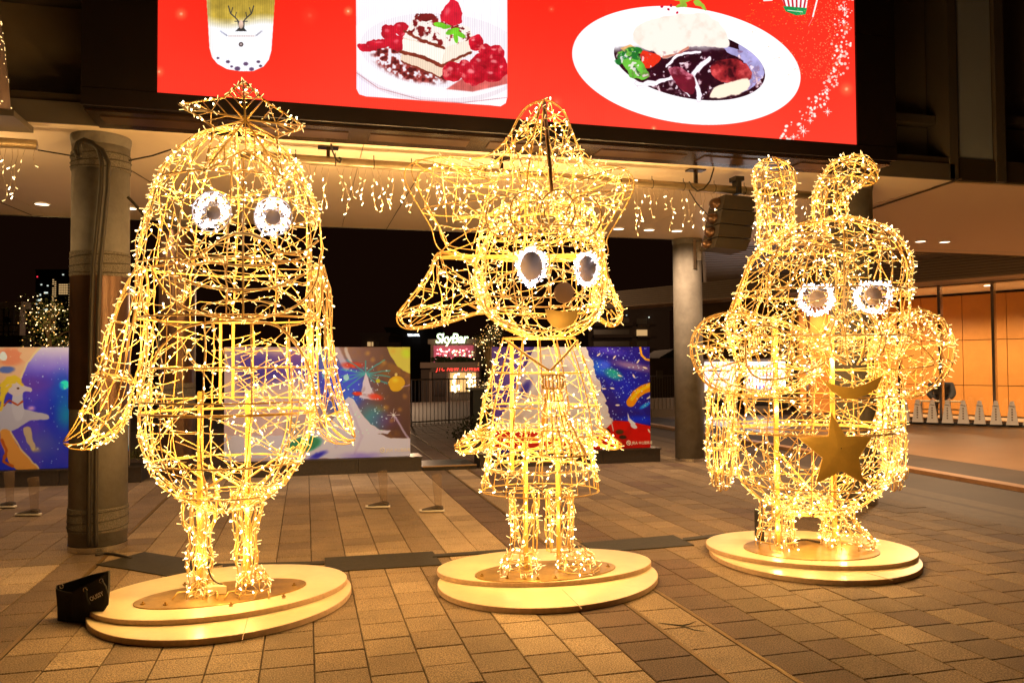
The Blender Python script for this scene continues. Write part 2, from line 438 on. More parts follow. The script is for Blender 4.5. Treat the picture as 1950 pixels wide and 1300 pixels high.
fascia()

def hall():
    base = np.array([WB[0], WB[1], 0.0])
    t = root('glass_hall', 'brightly lit hall behind tall glass, with orange wood panelled back wall', 'building', base)
    ax = (wd, wn, np.array([0, 0, 1.0])); Zt = 3.82
    L0, L1 = -6.0, 6.4
    # panelled back wall 3.2 m inside
    w = MB(); w.box(wd * (L0 + L1) / 2 - wn * 3.3 + np.array([0, 0, 1.9]), (L1 - L0, 0.1, 3.8), ax=ax); w.build('back_wall', M['joint'], t)
    n = 10; step = (L1 - L0) / n
    for i in range(n):
        for z0, z1 in ((0.05, 0.95), (0.97, 2.35), (2.37, 3.75)):
            p = MB(); p.box(wd * (L0 + step * (i + .5)) - wn * 3.2 + np.array([0, 0, (z0 + z1) / 2]), (step - 0.02, 0.06, z1 - z0), ax=ax)
            p.build('wall_panel', M['hall_wall'], t)
    f = MB(); f.box(wd * (L0 + L1) / 2 - wn * 1.65 + np.array([0, 0, -0.02]), (L1 - L0, 3.3, 0.06), ax=ax); f.build('floor', mat('hall_floor', (0.5, 0.4, 0.28), 0.3), t)
    c = MB(); c.box(wd * (L0 + L1) / 2 - wn * 1.65 + np.array([0, 0, 3.86]), (L1 - L0, 3.3, 0.05), ax=ax); c.build('ceiling', M['soffit'], t)
    e = MB(); e.box(wd * L1 - wn * 1.65 + np.array([0, 0, 1.9]), (0.08, 3.3, 3.8), ax=ax); e.build('end_wall', M['hall_wall'], t)
    # glazing
    mx = []
    for px in (1540, 1715, 1793, 1895, 1990):
        # intersection of pixel ray with wall plane
        d = ray(px, 700); k = ((base - C0) @ wn) / (d @ wn); P = C0 + d * k; mx.append((P - base) @ wd)
    mx = sorted(mx)
    for a in mx:
        b = MB(); b.box(wd * a + np.array([0, 0, Zt / 2]) + wn * .02, (0.075, 0.16, Zt), ax=ax); b.build('mullion', M['steel'], t)
    for a, b_ in zip(mx[:-1], mx[1:]):
        g = MB(); g.box(wd * (a + b_) / 2 + np.array([0, 0, Zt / 2]), (b_ - a - 0.08, 0.02, Zt - 0.06), ax=ax); g.build('window_pane', M['glass'], t)
    h = MB(); h.box(wd * (L0 + L1) / 2 + np.array([0, 0, Zt + .02]), (L1 - L0, 0.2, 0.1), ax=ax); h.build('head_rail', M['steel'], t)
    h = MB(); h.box(wd * (L0 + L1) / 2 + np.array([0, 0, 0.06]), (L1 - L0, 0.2, 0.12), ax=ax); h.build('sill_rail', M['steel'], t)
    for a in (-3.5, -1.2, 1.2, 3.4, 5.4):
        P = wd * a - wn * 1.2 + np.array([0, 0, 3.82])
        l = MB(); l.lathe(P, [(0.11, 0), (0.11, 0.01)], 16); l.build('ceiling_light', M['lamp'], t)
        add_light('hall_lamp', 'SPOT', base + P - np.array([0, 0, .05]), P_HALL, (1.0, 0.70, 0.38), t, spot_size=2.6, spot_blend=0.6, shadow_soft_size=0.15)
    return t
hall()

# ---- upper facade above the soffit
def facade():
    t = root('station_building', 'dark upper facade of grey panels and windows behind the big screen', 'building', (0, YN, ZS))
    T = np.array([0, YN, ZS])
    def bx(name, x0, x1, y0, y1, z0, z1, mm, par=t):
        b = MB(); b.box(((x0 + x1) / 2, (y0 + y1) / 2 - YN, (z0 + z1) / 2 - ZS), (x1 - x0, y1 - y0, z1 - z0)); return b.build(name, mm, par)
    bx('wall', -16, 8.0, YN + .35, YN + .6, ZS + .3, 12, M['facade'])
    bx('wall', 8.0, 20, YN + .35, YN + .6, ZS + .3, 12, M['facade'])
    bx('ledge', -16, 7.55, YN - .02, YN + .34, ZS + .001, ZS + .20, M['mullion'])
    # left: big dark grey panel between two ledges
    bx('spandrel_panel', -16, -1.72, YN + .25, YN + .34, ZS + .24, ZS + 1.16, M['facade'])
    bx('ledge', -16, -1.72, YN + .1, YN + .34, ZS + 1.17, ZS + 1.33, M['mullion'])
    bx('window_band', -16, -1.72, YN + .28, YN + .34, ZS + 1.34, ZS + 3.0, M['win_dark'])
    # right: windows between mullions
    xs = [onY(1716, 180, YN)[0], onY(1800, 180, YN)[0]]
    bx('window', 6.2, xs[1], YN + .30, YN + .34, ZS + .20, ZS + .72, M['win_dark'])
    bx('window', 6.2, xs[1], YN + .30, YN + .34, ZS + .84, ZS + 3.0, M['win_dark'])
    bx('transom', 6.2, xs[1], YN + .16, YN + .34, ZS + .73, ZS + .83, M['mullion'])
    xm = onY(1812, 180, YN)[0]
    bx('mullion', xm - .06, xm + .06, YN - .02, YN + .36, ZS + .02, 12, M['mullion'])
    xc = onY(1903, 180, YN)[0]
    bx('column_panel', xm + .08, xc - .10, YN + .02, YN + .34, ZS + .03, 12, mat('blue_grey_panel', (0.34, 0.38, 0.46), 0.5))
    bx('mullion', xc - .08, xc + .06, YN - .02, YN + .36, ZS + .02, 12, M['mullion'])
    bx('window', xc + .08, xc + 3, YN + .26, YN + .34, ZS + .1, ZS + .78, M['win_dark'])
    bx('transom', xc + .08, xc + 3, YN + .12, YN + .34, ZS + .80, ZS + .90, M['mullion'])
    bx('window', xc + .08, xc + 3, YN + .26, YN + .34, ZS + .92, ZS + 3.0, M['win_dark'])
facade()

def catmull(Q, n=6, closed=False):
    Q = [np.asarray(q, float) for q in Q]; N = len(Q); out = []
    for i in range(N if closed else N - 1):
        p1, p2 = Q[i], Q[(i + 1) % N]
        p0 = Q[(i - 1) % N] if (closed or i > 0) else 2 * p1 - p2
        p3 = Q[(i + 2) % N] if (closed or i + 2 < N) else 2 * p2 - p1
        for t in np.linspace(0, 1, n, endpoint=False):
            out.append(.5 * ((2 * p1) + (-p0 + p2) * t + (2 * p0 - 5 * p1 + 4 * p2 - p3) * t * t + (-p0 + 3 * p1 - 3 * p2 + p3) * t ** 3))
    if not closed: out.append(Q[-1])
    return out

# ------------------------------------------------------------------ flat print painter (numpy)
class Canvas:
    """an image on a vertical plane Y=const; every texel knows where the photograph shows it"""
    def __init__(s, x0, x1, z0, z1, Y, res):
        s.w = int((x1 - x0) * res); s.h = int((z1 - z0) * res); s.box = (x0, x1, z0, z1, Y)
        X = x0 + (np.arange(s.w) + .5) / s.w * (x1 - x0); Z = z0 + (np.arange(s.h) + .5) / s.h * (z1 - z0)
        X, Z = np.meshgrid(X, Z)
        v = np.stack([X, np.full_like(X, Y), Z], -1) - C0; d = v @ CF
        s.px = 975 + F_PX * (v @ CR) / d; s.py = 650 - F_PX * (v @ CU) / d
        s.c = np.zeros((s.h, s.w, 3)); s.r = np.random.default_rng(11)
        s.aa = 0.6 * (s.px.max() - s.px.min()) / s.w
    def warp(s, amp, sc=9):
        s.unwarp(); s.px0, s.py0 = s.px, s.py; a = (s.noise(sc, 3, 41) - .5) * 2 * amp; b = (s.noise(sc, 3, 42) - .5) * 2 * amp; s.px = s.px0 + a; s.py = s.py0 + b
    px0 = None
    def unwarp(s):
        if s.px0 is not None: s.px, s.py = s.px0, s.py0
    sm = False
    def put(s, a, col):
        a = np.clip(a, 0, 1)[..., None]; col = np.asarray(col, float)
        if col.max() > 1.5: col = col / 255
        s.c = s.c * (1 - a) + a * col
    def rot(s, cx, cy_, deg):
        t = math.radians(deg); dx, dy = s.px - cx, s.py - cy_
        return dx * math.cos(t) + dy * math.sin(t), -dx * math.sin(t) + dy * math.cos(t)
    def ell(s, cx, cy_, a, b, col=None, deg=0, soft=None, al=1.0, clip=None):
        u, v = s.rot(cx, cy_, deg); q = np.sqrt((u / a) ** 2 + (v / b) ** 2)
        w = (soft if soft else s.aa / min(a, b) * 1.2)
        k = np.clip((1 - q) / w + (0.5 if not soft else 0), 0, 1)
        if soft: k = k * k * (3 - 2 * k)
        if clip is not None: k = k * clip
        if col is not None: s.put(k * al, col)
        return k
    def poly(s, pts, col=None, al=1.0, soft=1.0, clip=None):
        if s.sm and len(pts) > 4:
            Q = [np.array([*q, 0.0]) for q in pts]; pts = [q[:2] for q in catmull(Q, 4, True)]
        P = np.array(pts, float); x, y = s.px, s.py; ins = np.zeros(x.shape, bool); dist = np.full(x.shape, 1e9)
        for i in range(len(P)):
            (x1, y1), (x2, y2) = P[i], P[(i + 1) % len(P)]
            c = ((y1 > y) != (y2 > y)) & (x < (x2 - x1) * (y - y1) / ((y2 - y1) or 1e-9) + x1); ins ^= c
            dx, dy = x2 - x1, y2 - y1; t = np.clip(((x - x1) * dx + (y - y1) * dy) / (dx * dx + dy * dy + 1e-9), 0, 1)
            dist = np.minimum(dist, np.hypot(x - x1 - t * dx, y - y1 - t * dy))
        k = np.clip(np.where(ins, dist, -dist) / (s.aa * 1.2 * soft) + .5, 0, 1)
        if clip is not None: k = k * clip
        if col is not None: s.put(k * al, col)
        return k
    def line(s, pts, w, col, al=1.0, soft=1.0, clip=None):
        P = np.array(pts, float); dist = np.full(s.px.shape, 1e9)
        for (x1, y1), (x2, y2) in zip(P[:-1], P[1:]):
            dx, dy = x2 - x1, y2 - y1; t = np.clip(((s.px - x1) * dx + (s.py - y1) * dy) / (dx * dx + dy * dy + 1e-9), 0, 1)
            dist = np.minimum(dist, np.hypot(s.px - x1 - t * dx, s.py - y1 - t * dy))
        k = np.clip((w / 2 - dist) / (s.aa * 1.2 * soft) + .5, 0, 1)
        if clip is not None: k = k * clip
        s.put(k * al, col)
    def noise(s, sc, oct_=4, seed=0):
        """value noise in photo pixels, feature size sc"""
        r = np.random.default_rng(seed); out = np.zeros(s.px.shape); amp = 1; tot = 0
        for o in range(oct_):
            G = r.random((64, 64)); u = (s.px / sc * 2 ** o) % 63; v = (s.py / sc * 2 ** o) % 63
            i, j = np.floor(u).astype(int), np.floor(v).astype(int); a, b = u - i, v - j
            a = a * a * (3 - 2 * a); b = b * b * (3 - 2 * b)
            out += amp * (G[j, i] * (1 - a) * (1 - b) + G[j, (i + 1) % 64] * a * (1 - b) + G[(j + 1) % 64, i] * (1 - a) * b + G[(j + 1) % 64, (i + 1) % 64] * a * b)
            tot += amp; amp *= .5
        return out / tot
    def dots(s, n, fx, rad, col, seed=0, al=1.0):
        r = random.Random(seed)
        for _ in range(n):
            x, y = fx(r); q = r.uniform(*rad); m_ = (abs(s.px - x) < q * 3) & (abs(s.py - y) < q * 3)
            if not m_.any(): continue
            k = np.zeros(s.px.shape); k[m_] = np.clip((q - np.hypot(s.px[m_] - x, s.py[m_] - y)) / s.aa + .5, 0, 1)
            s.put(k * al * r.uniform(.6, 1), col)
    def star(s, x, y, R, col, n=4, al=1.0):
        for i in range(n):
            a = PI * i / n; rr = R * (1 if i % 2 == 0 else .6)
            s.line([(x - math.cos(a) * rr, y - math.sin(a) * rr), (x + math.cos(a) * rr, y + math.sin(a) * rr)], 0.9, col, al)
        s.ell(x, y, R * .35, R * .35, col, soft=.8, al=al)
    def darken(s, g, k): s.c = np.clip(s.c, 0, 1) ** g * k; l = s.c.mean(-1, keepdims=True); s.c = np.clip(l + (s.c - l) * 1.3, 0, 1); s.c = np.clip(s.c * np.array([.80, .98, 1.35]), 0, 1)
    def image(s, name):
        im = bpy.data.images.new(name, s.w, s.h); a = np.ones((s.h, s.w, 4), np.float32); a[..., :3] = np.clip(s.c, 0, 1)
        im.pixels.foreach_set(a.ravel()); im.update(); im.pack(); return im
    def panel(s, name, mm, parent, O, quad=None):
        x0, x1, z0, z1, Y = s.box
        me = bpy.data.meshes.new(name); v = [(x0, Y, z0), (x1, Y, z0), (x1, Y, z1), (x0, Y, z1)]
        if quad: v = quad
        me.from_pydata([tuple(float(a - b) for a, b in zip(q, O)) for q in v], [], [(0, 1, 2, 3)])
        uv = me.uv_layers.new(name='UVMap')
        for i, q in enumerate(v): uv.data[i].uv = ((q[0] - x0) / (x1 - x0), (q[2] - z0) / (z1 - z0))
        me.materials.append(mm); o = bpy.data.objects.new(name, me); COL.objects.link(o); o.parent = parent; return o

def print_mat(name, im, emit=0.0, rough=0.35):
    mm = bpy.data.materials.new(name); mm.use_nodes = True; t = mm.node_tree; b = t.nodes['Principled BSDF']
    tx = t.nodes.new('ShaderNodeTexImage'); tx.image = im; tx.extension = 'EXTEND'
    b.inputs['Roughness'].default_value = rough
    if emit:
        b.inputs['Base Color'].default_value = (0.01, 0.01, 0.01, 1)
        t.links.new(tx.outputs[0], b.inputs['Emission Color']); b.inputs['Emission Strength'].default_value = emit
    else: t.links.new(tx.outputs[0], b.inputs['Base Color'])
    return mm

# ================================================================== BIG SCREEN
YB = 7.24        # front of the screen casing
def screen():
    xa, xb = onY(155, 200, YB)[0], onY(1705, 310, YB)[0]
    O = np.array([(xa + xb) / 2, YB, ZS])
    t = root('led_screen', 'huge red advertising screen with drink, cake and stew plate, in a black casing', 'screen', O)
    ztop = 6.6
    p0 = onY(300, 190, YB); p1 = onY(1630, 289, YB)       # lower corners of the lit picture
    x0, x1 = p0[0], p1[0]; z0 = (p0[2] + p1[2]) / 2
    b = MB(); b.box((0, (YN + .3 - YB) / 2 + .03, (ztop - ZS) / 2 + .012), (xb - xa, YN + .3 - YB - .05, ztop - ZS)); b.build('casing', M['dark_frame'], t)
    def fr(name, ax0, ax1, az0, az1, dy=.03):
        q = MB(); q.box(((ax0 + ax1) / 2 - O[0], -dy / 2 + .004, (az0 + az1) / 2 - O[2]), (ax1 - ax0, dy, az1 - az0)); q.build(name, M['dark_frame'], t)
    zj = onY(1650, 68, YB)[2]
    fr('side_panel', xa, x0 - .004, ZS + .16, ztop); fr('side_panel', x1 + .004, xb, ZS + .16, zj - .004); fr('side_panel', x1 + .004, xb, zj + .004, ztop)
    fr('lower_rail', xa, xb, ZS + .012, ZS + .155, .035)
    # underside with long recessed panels
    u = MB(); u.box((0, (YN - YB) / 2 + .02, -0.004), (xb - xa - .02, YN - YB - .06, 0.02)); u.build('underside', M['casing_under'], t)
    n = 7
    for i in range(n):
        a = xa + (xb - xa) * i / n + .10; e = xa + (xb - xa) * (i + 1) / n - .10
        q = MB(); q.box(((a + e) / 2 - O[0], (YN - YB) / 2, -0.018), (e - a, .22, 0.010)); q.build('underside_panel', M['clad'], t)
    # picture
    c = Canvas(x0, x1, z0, 5.75, YB - .012, 260)
    n1 = c.noise(260, 3, 1)
    c.c[:] = np.array([0.99, 0.215, 0.15]); g = np.clip(c.py / 290, 0, 1)[..., None]
    c.c += (g - .5) * np.array([0.0, 0.10, 0.09]) + (n1[..., None] - .5) * np.array([0.0, .05, .04])
    for (x, y, q, al) in ((345, 27, 16, .55), (663, 22, 12, .8), (303, 137, 14, .5), (1612, 170, 18, .5), (1612, 52, 12, .4), (1245, 245, 8, .7), (1050, 18, 9, .3), (1060, 195, 16, .25), (590, 30, 22, .12), (1135, 120, 20, .1)):
        c.ell(x, y, q, q, (255, 150, 90), soft=1.0, al=al); c.ell(x, y, q * .28, q * .28, (255, 225, 180), soft=.9, al=al)
    # bubble drink
    cup = [(391, -40), (399, 92), (404, 110), (414, 122), (432, 132), (456, 136), (482, 136), (502, 127), (512, 114), (517, 96), (526, -40)]
    k = c.poly(cup, (250, 250, 255))
    kh = np.clip((52 + 5 * np.sin((c.px - 400) / 22) - c.py) / 22, 0, 1) * k
    c.put(kh, (190, 160, 62)); c.put(np.clip((22 - c.py) / 30, 0, 1) * k * .5, (150, 120, 40))
    c.put(np.clip((404 - c.px + c.py * .05) / 10, 0, 1) * k * .35, (235, 225, 200))
    for (x, y, q) in ((434, 118, 5), (452, 131, 7), (468, 122, 6), (479, 132, 6), (492, 118, 4.5), (415, 111, 3.5), (496, 126, 4), (441, 127, 3.5)):
        c.ell(x, y, q, q * .75, (88, 62, 96), soft=.45, al=.95, clip=k)
    dk = (62, 60, 60)
    c.poly([(452, 42), (466, 42), (465, 54), (470, 60), (448, 60), (455, 53)], dk)                 # stag head mark
    for s_ in (1, -1):
        X = lambda v: 459 + s_ * v
        c.line([(X(3), 43), (X(11), 34), (X(20), 26), (X(24), 12)], 2.2, dk); c.line([(X(11), 34), (X(9), 24)], 1.6, dk); c.line([(X(19), 26), (X(16), 15)], 1.6, dk); c.line([(X(5), 41), (X(12), 41)], 1.8, dk)
    c.ell(459, 47, 4.5, 8, (214, 180, 160)); c.line([(436, 69), (484, 69)], 3.0, (205, 170, 160), al=.45); c.line([(420, 60), (432, 68)], 3, (120, 120, 150), al=.5); c.line([(498, 60), (488, 68)], 3, (120, 110, 130), al=.5)
    c.ell(459, 85, 4.4, 4.4, (80, 60, 60)); c.ell(459, 85, 2.2, 2.2, (190, 170, 170))
    # cake photograph
    fr_ = [(678, -30), (966, -30), (966, 186), (963, 197), (953, 203), (935, 201), (697, 184), (684, 180), (679, 170)]
    K = c.poly(fr_, (251, 248, 252))
    c.put(np.clip((760 - c.px) / 110, 0, 1) * np.clip((c.py + 30) / 120, 0, 1) * K * .30, (225, 195, 245))
    c.ell(830, 105, 176, 92, (226, 205, 214), deg=4, clip=K, al=.5); c.ell(831, 99, 174, 88, (250, 247, 250), deg=4, clip=K)
    c.ell(840, 96, 155, 70, (243, 236, 242), deg=4, clip=K)
    nz = c.noise(7, 2, 5)
    dust = c.ell(790, 118, 92, 42, None, deg=14, soft=.25, clip=K); c.put(dust * np.clip((nz - .34) * 6, 0, 1), (150, 52, 48)); c.put(dust * np.clip((nz - .60) * 8, 0, 1), (90, 25, 28))
    c.poly([(880, 150), (966, 120), (966, 160), (900, 175), (850, 170)], (205, 40, 30), al=.7, soft=5, clip=K)
    red = [(722, 84, 26, 9, -8), (740, 62, 15, 15, 0), (763, 54, 14, 13, 0), (758, 82, 20, 15, 0), (772, 70, 14, 14, 0), (700, 92, 17, 7, 5), (690, 88, 10, 6, 0)]
    c.warp(3.5, 10)
    for i, (x, y, a, b_, d_) in enumerate(red):
        c.ell(x, y, a, b_, (196, 24, 44), deg=d_, clip=K); c.ell(x - 3, y - 4, a * .45, b_ * .35, (240, 96, 110), soft=.8, al=.8, clip=K)
    c.unwarp()
    # layered slice
    c.warp(2.2, 7)
    c.poly([(790, 32), (892, 62), (896, 100), (838, 146), (764, 116), (768, 74)], (240, 214, 188), clip=K)
    c.poly([(768, 74), (848, 92), (842, 122), (765, 98)], (252, 244, 232), clip=K)
    c.poly([(848, 92), (897, 74), (896, 104), (842, 130)], (246, 232, 214), clip=K)
    c.poly([(792, 28), (894, 52), (900, 72), (848, 92), (766, 72)], (250, 240, 230), clip=K)
    cz = c.noise(9, 3, 8)
    top = c.poly([(792, 26), (892, 52), (899, 74), (848, 94), (786, 76), (776, 60)], None, clip=K); c.put(top * np.clip((cz - .47) * 9, 0, 1), (128, 28, 30))
    for pts, w in (([(764, 99), (800, 108), (842, 126)], 7), ([(842, 126), (896, 100)], 5), ([(770, 60), (800, 76), (846, 92)], 5), ([(766, 118), (838, 148)], 3)):
        c.line(pts, w, (132, 50, 34), soft=2.5, clip=K)
    c.poly([(800, 26), (822, 26), (834, 34), (812, 42), (792, 36)], (120, 30, 30), clip=K)
    c.poly([(861, -4), (872, 4), (880, 26), (879, 44), (862, 50), (840, 40), (838, 28), (848, 12)], (214, 30, 52), clip=K)
    c.unwarp(); c.ell(852, 22, 7, 12, (246, 110, 120), deg=20, soft=.9, al=.7, clip=K)
    for x, y, a, d_ in ((862, 60, 14, -20), (876, 66, 12, 30), (868, 72, 11, 80), (838, 48, 13, 10), (850, 52, 9, -10)): c.ell(x, y, a, a * .38, (110, 190, 40), deg=d_, clip=K)
    c.warp(3.0, 11)
    for (x, y, a, b_) in ((906, 82, 14, 15), (925, 96, 14, 12), (944, 100, 17, 15), (916, 120, 20, 18), (945, 122, 20, 16), (862, 138, 21, 19), (885, 128, 14, 15), (902, 143, 25, 20), (938, 143, 21, 13), (958, 132, 12, 14)):
        c.ell(x, y, a, b_, (202, 22, 44), clip=K); c.ell(x + a * .2, y + b_ * .45, a * .7, b_ * .4, (150, 10, 26), soft=.8, al=.6, clip=K); c.ell(x - a * .25, y - b_ * .35, a * .4, b_ * .3, (252, 150, 150), soft=.8, al=.85, clip=K)
    bz_ = c.noise(9, 3, 61); rd = K * (c.c[..., 0] > .55) * (c.c[..., 1] < .3) * (c.px > 840) * (c.py > 66); c.put(rd * np.clip((bz_ - .52) * 5, 0, 1) * .4, (150, 0, 20)); c.put(rd * np.clip((.40 - bz_) * 6, 0, 1) * .6, (255, 150, 140)); c.unwarp()
    c.line([(679, 139), (720, 168), (800, 190), (880, 196), (966, 186)], 1.6, (206, 140, 150), al=.8, clip=K)
    # stew plate
    P = c.ell(1307, 125, 219, 110, (252, 252, 254), deg=8)
    c.ell(1313, 122, 152, 70, (236, 226, 232), deg=10, soft=.15, al=.5)
    well = c.ell(1313, 121, 146, 66, None, deg=11)
    c.warp(3.0, 12); c.sm = True; c.grain = 1
    c.put(well * np.clip((c.py - (84 + (c.px - 1313) * -.02)) / 16, 0, 1), (44, 6, 22))
    c.poly([(1380, 70), (1420, 84), (1447, 112), (1455, 140), (1440, 160), (1412, 176), (1424, 150), (1418, 120), (1392, 104), (1376, 92)], (168, 160, 210), soft=2, clip=well)
    c.poly([(1382, 68), (1404, 84), (1408, 96), (1384, 90)], (40, 6, 20), clip=well)
    rz = c.noise(16, 4, 15)
    rice = c.poly([(1205, 74), (1214, 52), (1250, 36), (1290, 28), (1340, 26), (1372, 48), (1386, 72), (1384, 92), (1340, 88), (1308, 92), (1288, 106), (1262, 110), (1240, 96), (1222, 90)], (252, 238, 226), soft=4)
    c.put(rice * np.clip((rz - .5) * 3, 0, 1) * .55, (244, 206, 190))
    c.line([(1262, 108), (1290, 104), (1310, 92)], 5, (206, 130, 110), soft=3)
    c.poly([(1180, 92), (1200, 84), (1222, 98), (1200, 112)], (238, 180, 120), soft=2)
    c.poly([(1222, 96), (1246, 102), (1258, 112), (1238, 130), (1222, 122)], (232, 50, 26), soft=2)
    for x, y, q in ((1186, 108, 12), (1203, 100, 15), (1214, 96, 9), (1178, 118, 8), (1194, 118, 11), (1211, 110, 10)): c.ell(x, y, q, q * .85, (34, 120, 46), soft=.3)
    bz = c.noise(5, 2, 21); kb = c.ell(1198, 106, 26, 18, None, soft=.2); c.put(kb * np.clip((bz - .55) * 8, 0, 1), (120, 200, 70))
    c.warp2 = None
    c.poly([(1182, 120), (1204, 112), (1222, 118), (1236, 142), (1228, 151), (1200, 147), (1196, 132)], (104, 186, 60), soft=1.5); c.line([(1208, 128), (1218, 144)], 4, (40, 110, 40))
    gz = c.noise(11, 4, 77); c.put(well * (c.py > 96) * np.clip((gz - .56) * 5, 0, 1) * .55, (110, 40, 60)); c.put(well * (c.py > 100) * np.clip((gz - .66) * 9, 0, 1) * .8, (250, 225, 230))
    cream = [([(1270, 126), (1290, 106), (1332, 98)], 5), ([(1214, 160), (1250, 158), (1280, 148)], 8), ([(1352, 112), (1330, 130), (1318, 146), (1330, 170), (1332, 190)], 8), ([(1280, 148), (1300, 140), (1318, 146)], 7), ([(1216, 166), (1244, 162)], 4), ([(1298, 170), (1314, 184)], 2)]
    mz = c.noise(20, 4, 31)
    for pts, w in cream: c.line(pts, w * 1.25, (150, 110, 140), al=.5, soft=4); c.line(pts, w, (252, 246, 250), soft=2.0)
    hl = c.noise(8, 3, 90); c.put(well * (c.py > 98) * np.clip((hl - .70) * 14, 0, 1) * .8, (255, 235, 245))
    meat = c.poly([(1352, 130), (1370, 116), (1402, 114), (1426, 128), (1430, 148), (1400, 158), (1366, 152)], (150, 34, 40), soft=3); c.put(meat * np.clip((mz - .5) * 5, 0, 1), (220, 80, 80)); c.put(meat * np.clip((.44 - mz) * 6, 0, 1), (60, 8, 20))
    m2 = c.poly([(1274, 132), (1298, 130), (1322, 150), (1320, 178), (1300, 174), (1284, 156)], (110, 22, 40), soft=3); c.put(m2 * np.clip((mz - .5) * 6, 0, 1), (214, 120, 140))
    fat = c.poly([(1352, 186), (1362, 168), (1392, 156), (1424, 150), (1424, 168), (1404, 180), (1376, 186)], (255, 236, 210), soft=5)
    for x, y, a, d_ in ((1288, -2, 12, 10), (1300, 4, 12, 60), (1312, -4, 14, -30), (1330, 6, 11, 20), (1340, 14, 8, 60), (1296, 12, 8, 0)): c.ell(x, y, a, a * .42, (160, 190, 60), deg=d_)
    for x, y in ((1259, 13), (1272, 18), (1290, 25), (1278, 10)): c.ell(x, y, 2.6, 2.6, (190, 20, 50))
    c.unwarp(); c.sm = False
    # striped cup and straws at the top edge
    c.poly([(1450, -10), (1474, -10), (1471, 2), (1454, 3)], (230, 240, 230))
    cupk = c.poly([(1486, -10), (1540, -10), (1534, 27), (1518, 29), (1497, 20)], (250, 250, 250))
    for i in range(6): c.line([(1490 + i * 9, -8), (1498 + i * 6.4, 22)], 3.4, (206, 30, 50), clip=cupk)
    c.poly([(1491, 12), (1537, 16), (1534, 28), (1516, 30), (1496, 22)], (30, 150, 80)); c.line([(1500, 20), (1528, 23)], 1.5, (210, 240, 215))
    c.line([(1558, -8), (1548, 32)], 3, (250, 250, 250)); c.line([(1548, 34), (1540, 50)], 1, (250, 220, 220), al=.6)
    # sparkle trail
    def trail(r):
        tt = r.random(); x = 1606 - 14 * tt - 118 * max(0, tt - .45) ** 1.25 * 2; y = 2 + tt * 278
        return x + r.gauss(0, 9), y + r.gauss(0, 6)
    c.dots(210, trail, (0.8, 2.9), (255, 240, 228), 3); c.dots(420, lambda r: (1600 - abs(r.gauss(0, 48)), r.uniform(0, 150)), (.5, 1.1), (255, 170, 110), 4, .8)
    c.dots(120, lambda r: (r.uniform(1420, 1560), 20 + r.gauss(0, 14) + 10), (.4, .9), (255, 190, 60), 6, .7)
    for x, y, R in ((1608, 18, 9), (1607, 43, 7), (1575, 172, 7), (1576, 213, 8), (1543, 230, 6), (1530, 250, 11), (1511, 261, 6), (1502, 276, 8)): c.star(x, y, R, (255, 248, 240))
    sh_ = c.noise(14, 5, 95)[..., None]; red_ = (c.c.mean(-1) > .78)[..., None] | ((c.c[..., 0] > .9) & (c.c[..., 1] < .4))[..., None]; c.c = np.where(red_ | (c.c.min(-1, keepdims=True) > .93), c.c, c.c * (.78 + .44 * sh_))
    # pixel structure of the wall: fine dark columns and rows
    c.c *= (1 - 0.07 * (np.sin(c.px * 2 * PI / 4.3) > .35)[..., None] * (c.px < 1150)[..., None])
    im = c.image('screen_picture')
    mm = print_mat('lit_screen', im, E_SCREEN, 0.3); c.panel('picture', mm, t, O)
    return t
screen()

# ================================================================== POSTER BOARDS
def board(px0, px1, label, paint, plx0, plx1, logo):
    Y = 12.72
    x0, x1 = onY(px0, 760, Y)[0], onY(px1, 760, Y)[0]; z0, z1 = 0.243, 1.983
    O = np.array([(x0 + x1) / 2, Y, 0]); t = root('poster_board', label, 'poster board', O, 'illustrated poster boards on dark granite plinths')
    b = MB(); b.box((0, .045, (z0 + z1) / 2), (x1 - x0, .08, z1 - z0)); b.build('panel', mat('board_side', (0.5, 0.38, 0.25), .6), t)
    a, e = plx0, plx1; n = max(2, int((e - a) / .9)); st = (e - a) / n
    for i in range(n):
        q = MB(); q.box((a + st * (i + .5) - O[0], .18, .105), (st - .006, .46, .21)); q.build('plinth_stone', M['granite'], t)
    q = MB(); q.box(((a + e) / 2 - O[0], .18, .224), (e - a + .02, .50, .026)); q.build('plinth_cap', M['granite'], t)
    c = Canvas(x0, x1, z0, z1, Y, 150); paint(c); c.darken(1.22, 1.0); im = c.image('poster_art'); c.panel('print', print_mat('poster_print', im, 0, .4), t, O)
    if logo:
        lx, ly = logo; P = onY(lx, ly, Y - .006) - O; s = .07
        r_ = MB(); r_.tube([P + np.array([.036 * math.cos(a_), -.002, .036 * math.sin(a_) + .027]) for a_ in np.linspace(0, 2 * PI, 20)[:-1]], .006, 4, closed=True)
        r_.tube([P + np.array([-.026, -.002, .045]), P + np.array([.0, -.002, .034]), P + np.array([.022, -.002, .008])], .006, 4)
        r_.tube([P + np.array([-.03, -.002, .014]), P + np.array([.0, -.002, .019]), P + np.array([.03, -.002, .04])], .004, 4)
        r_.build('emblem', M['white'], t)
        text('lettering', 'JRA', M['white'], P + np.array([.055, -.003, 0]), (1, 0, 0), (0, 0, 1), .072, parent=t, shear=.1, off=.012)
        text('lettering', '中山競馬場', M['white'], P + np.array([.185, -.003, 0]), (1, 0, 0), (0, 0, 1), .060, parent=t, off=.008, sx=.85)
    return t

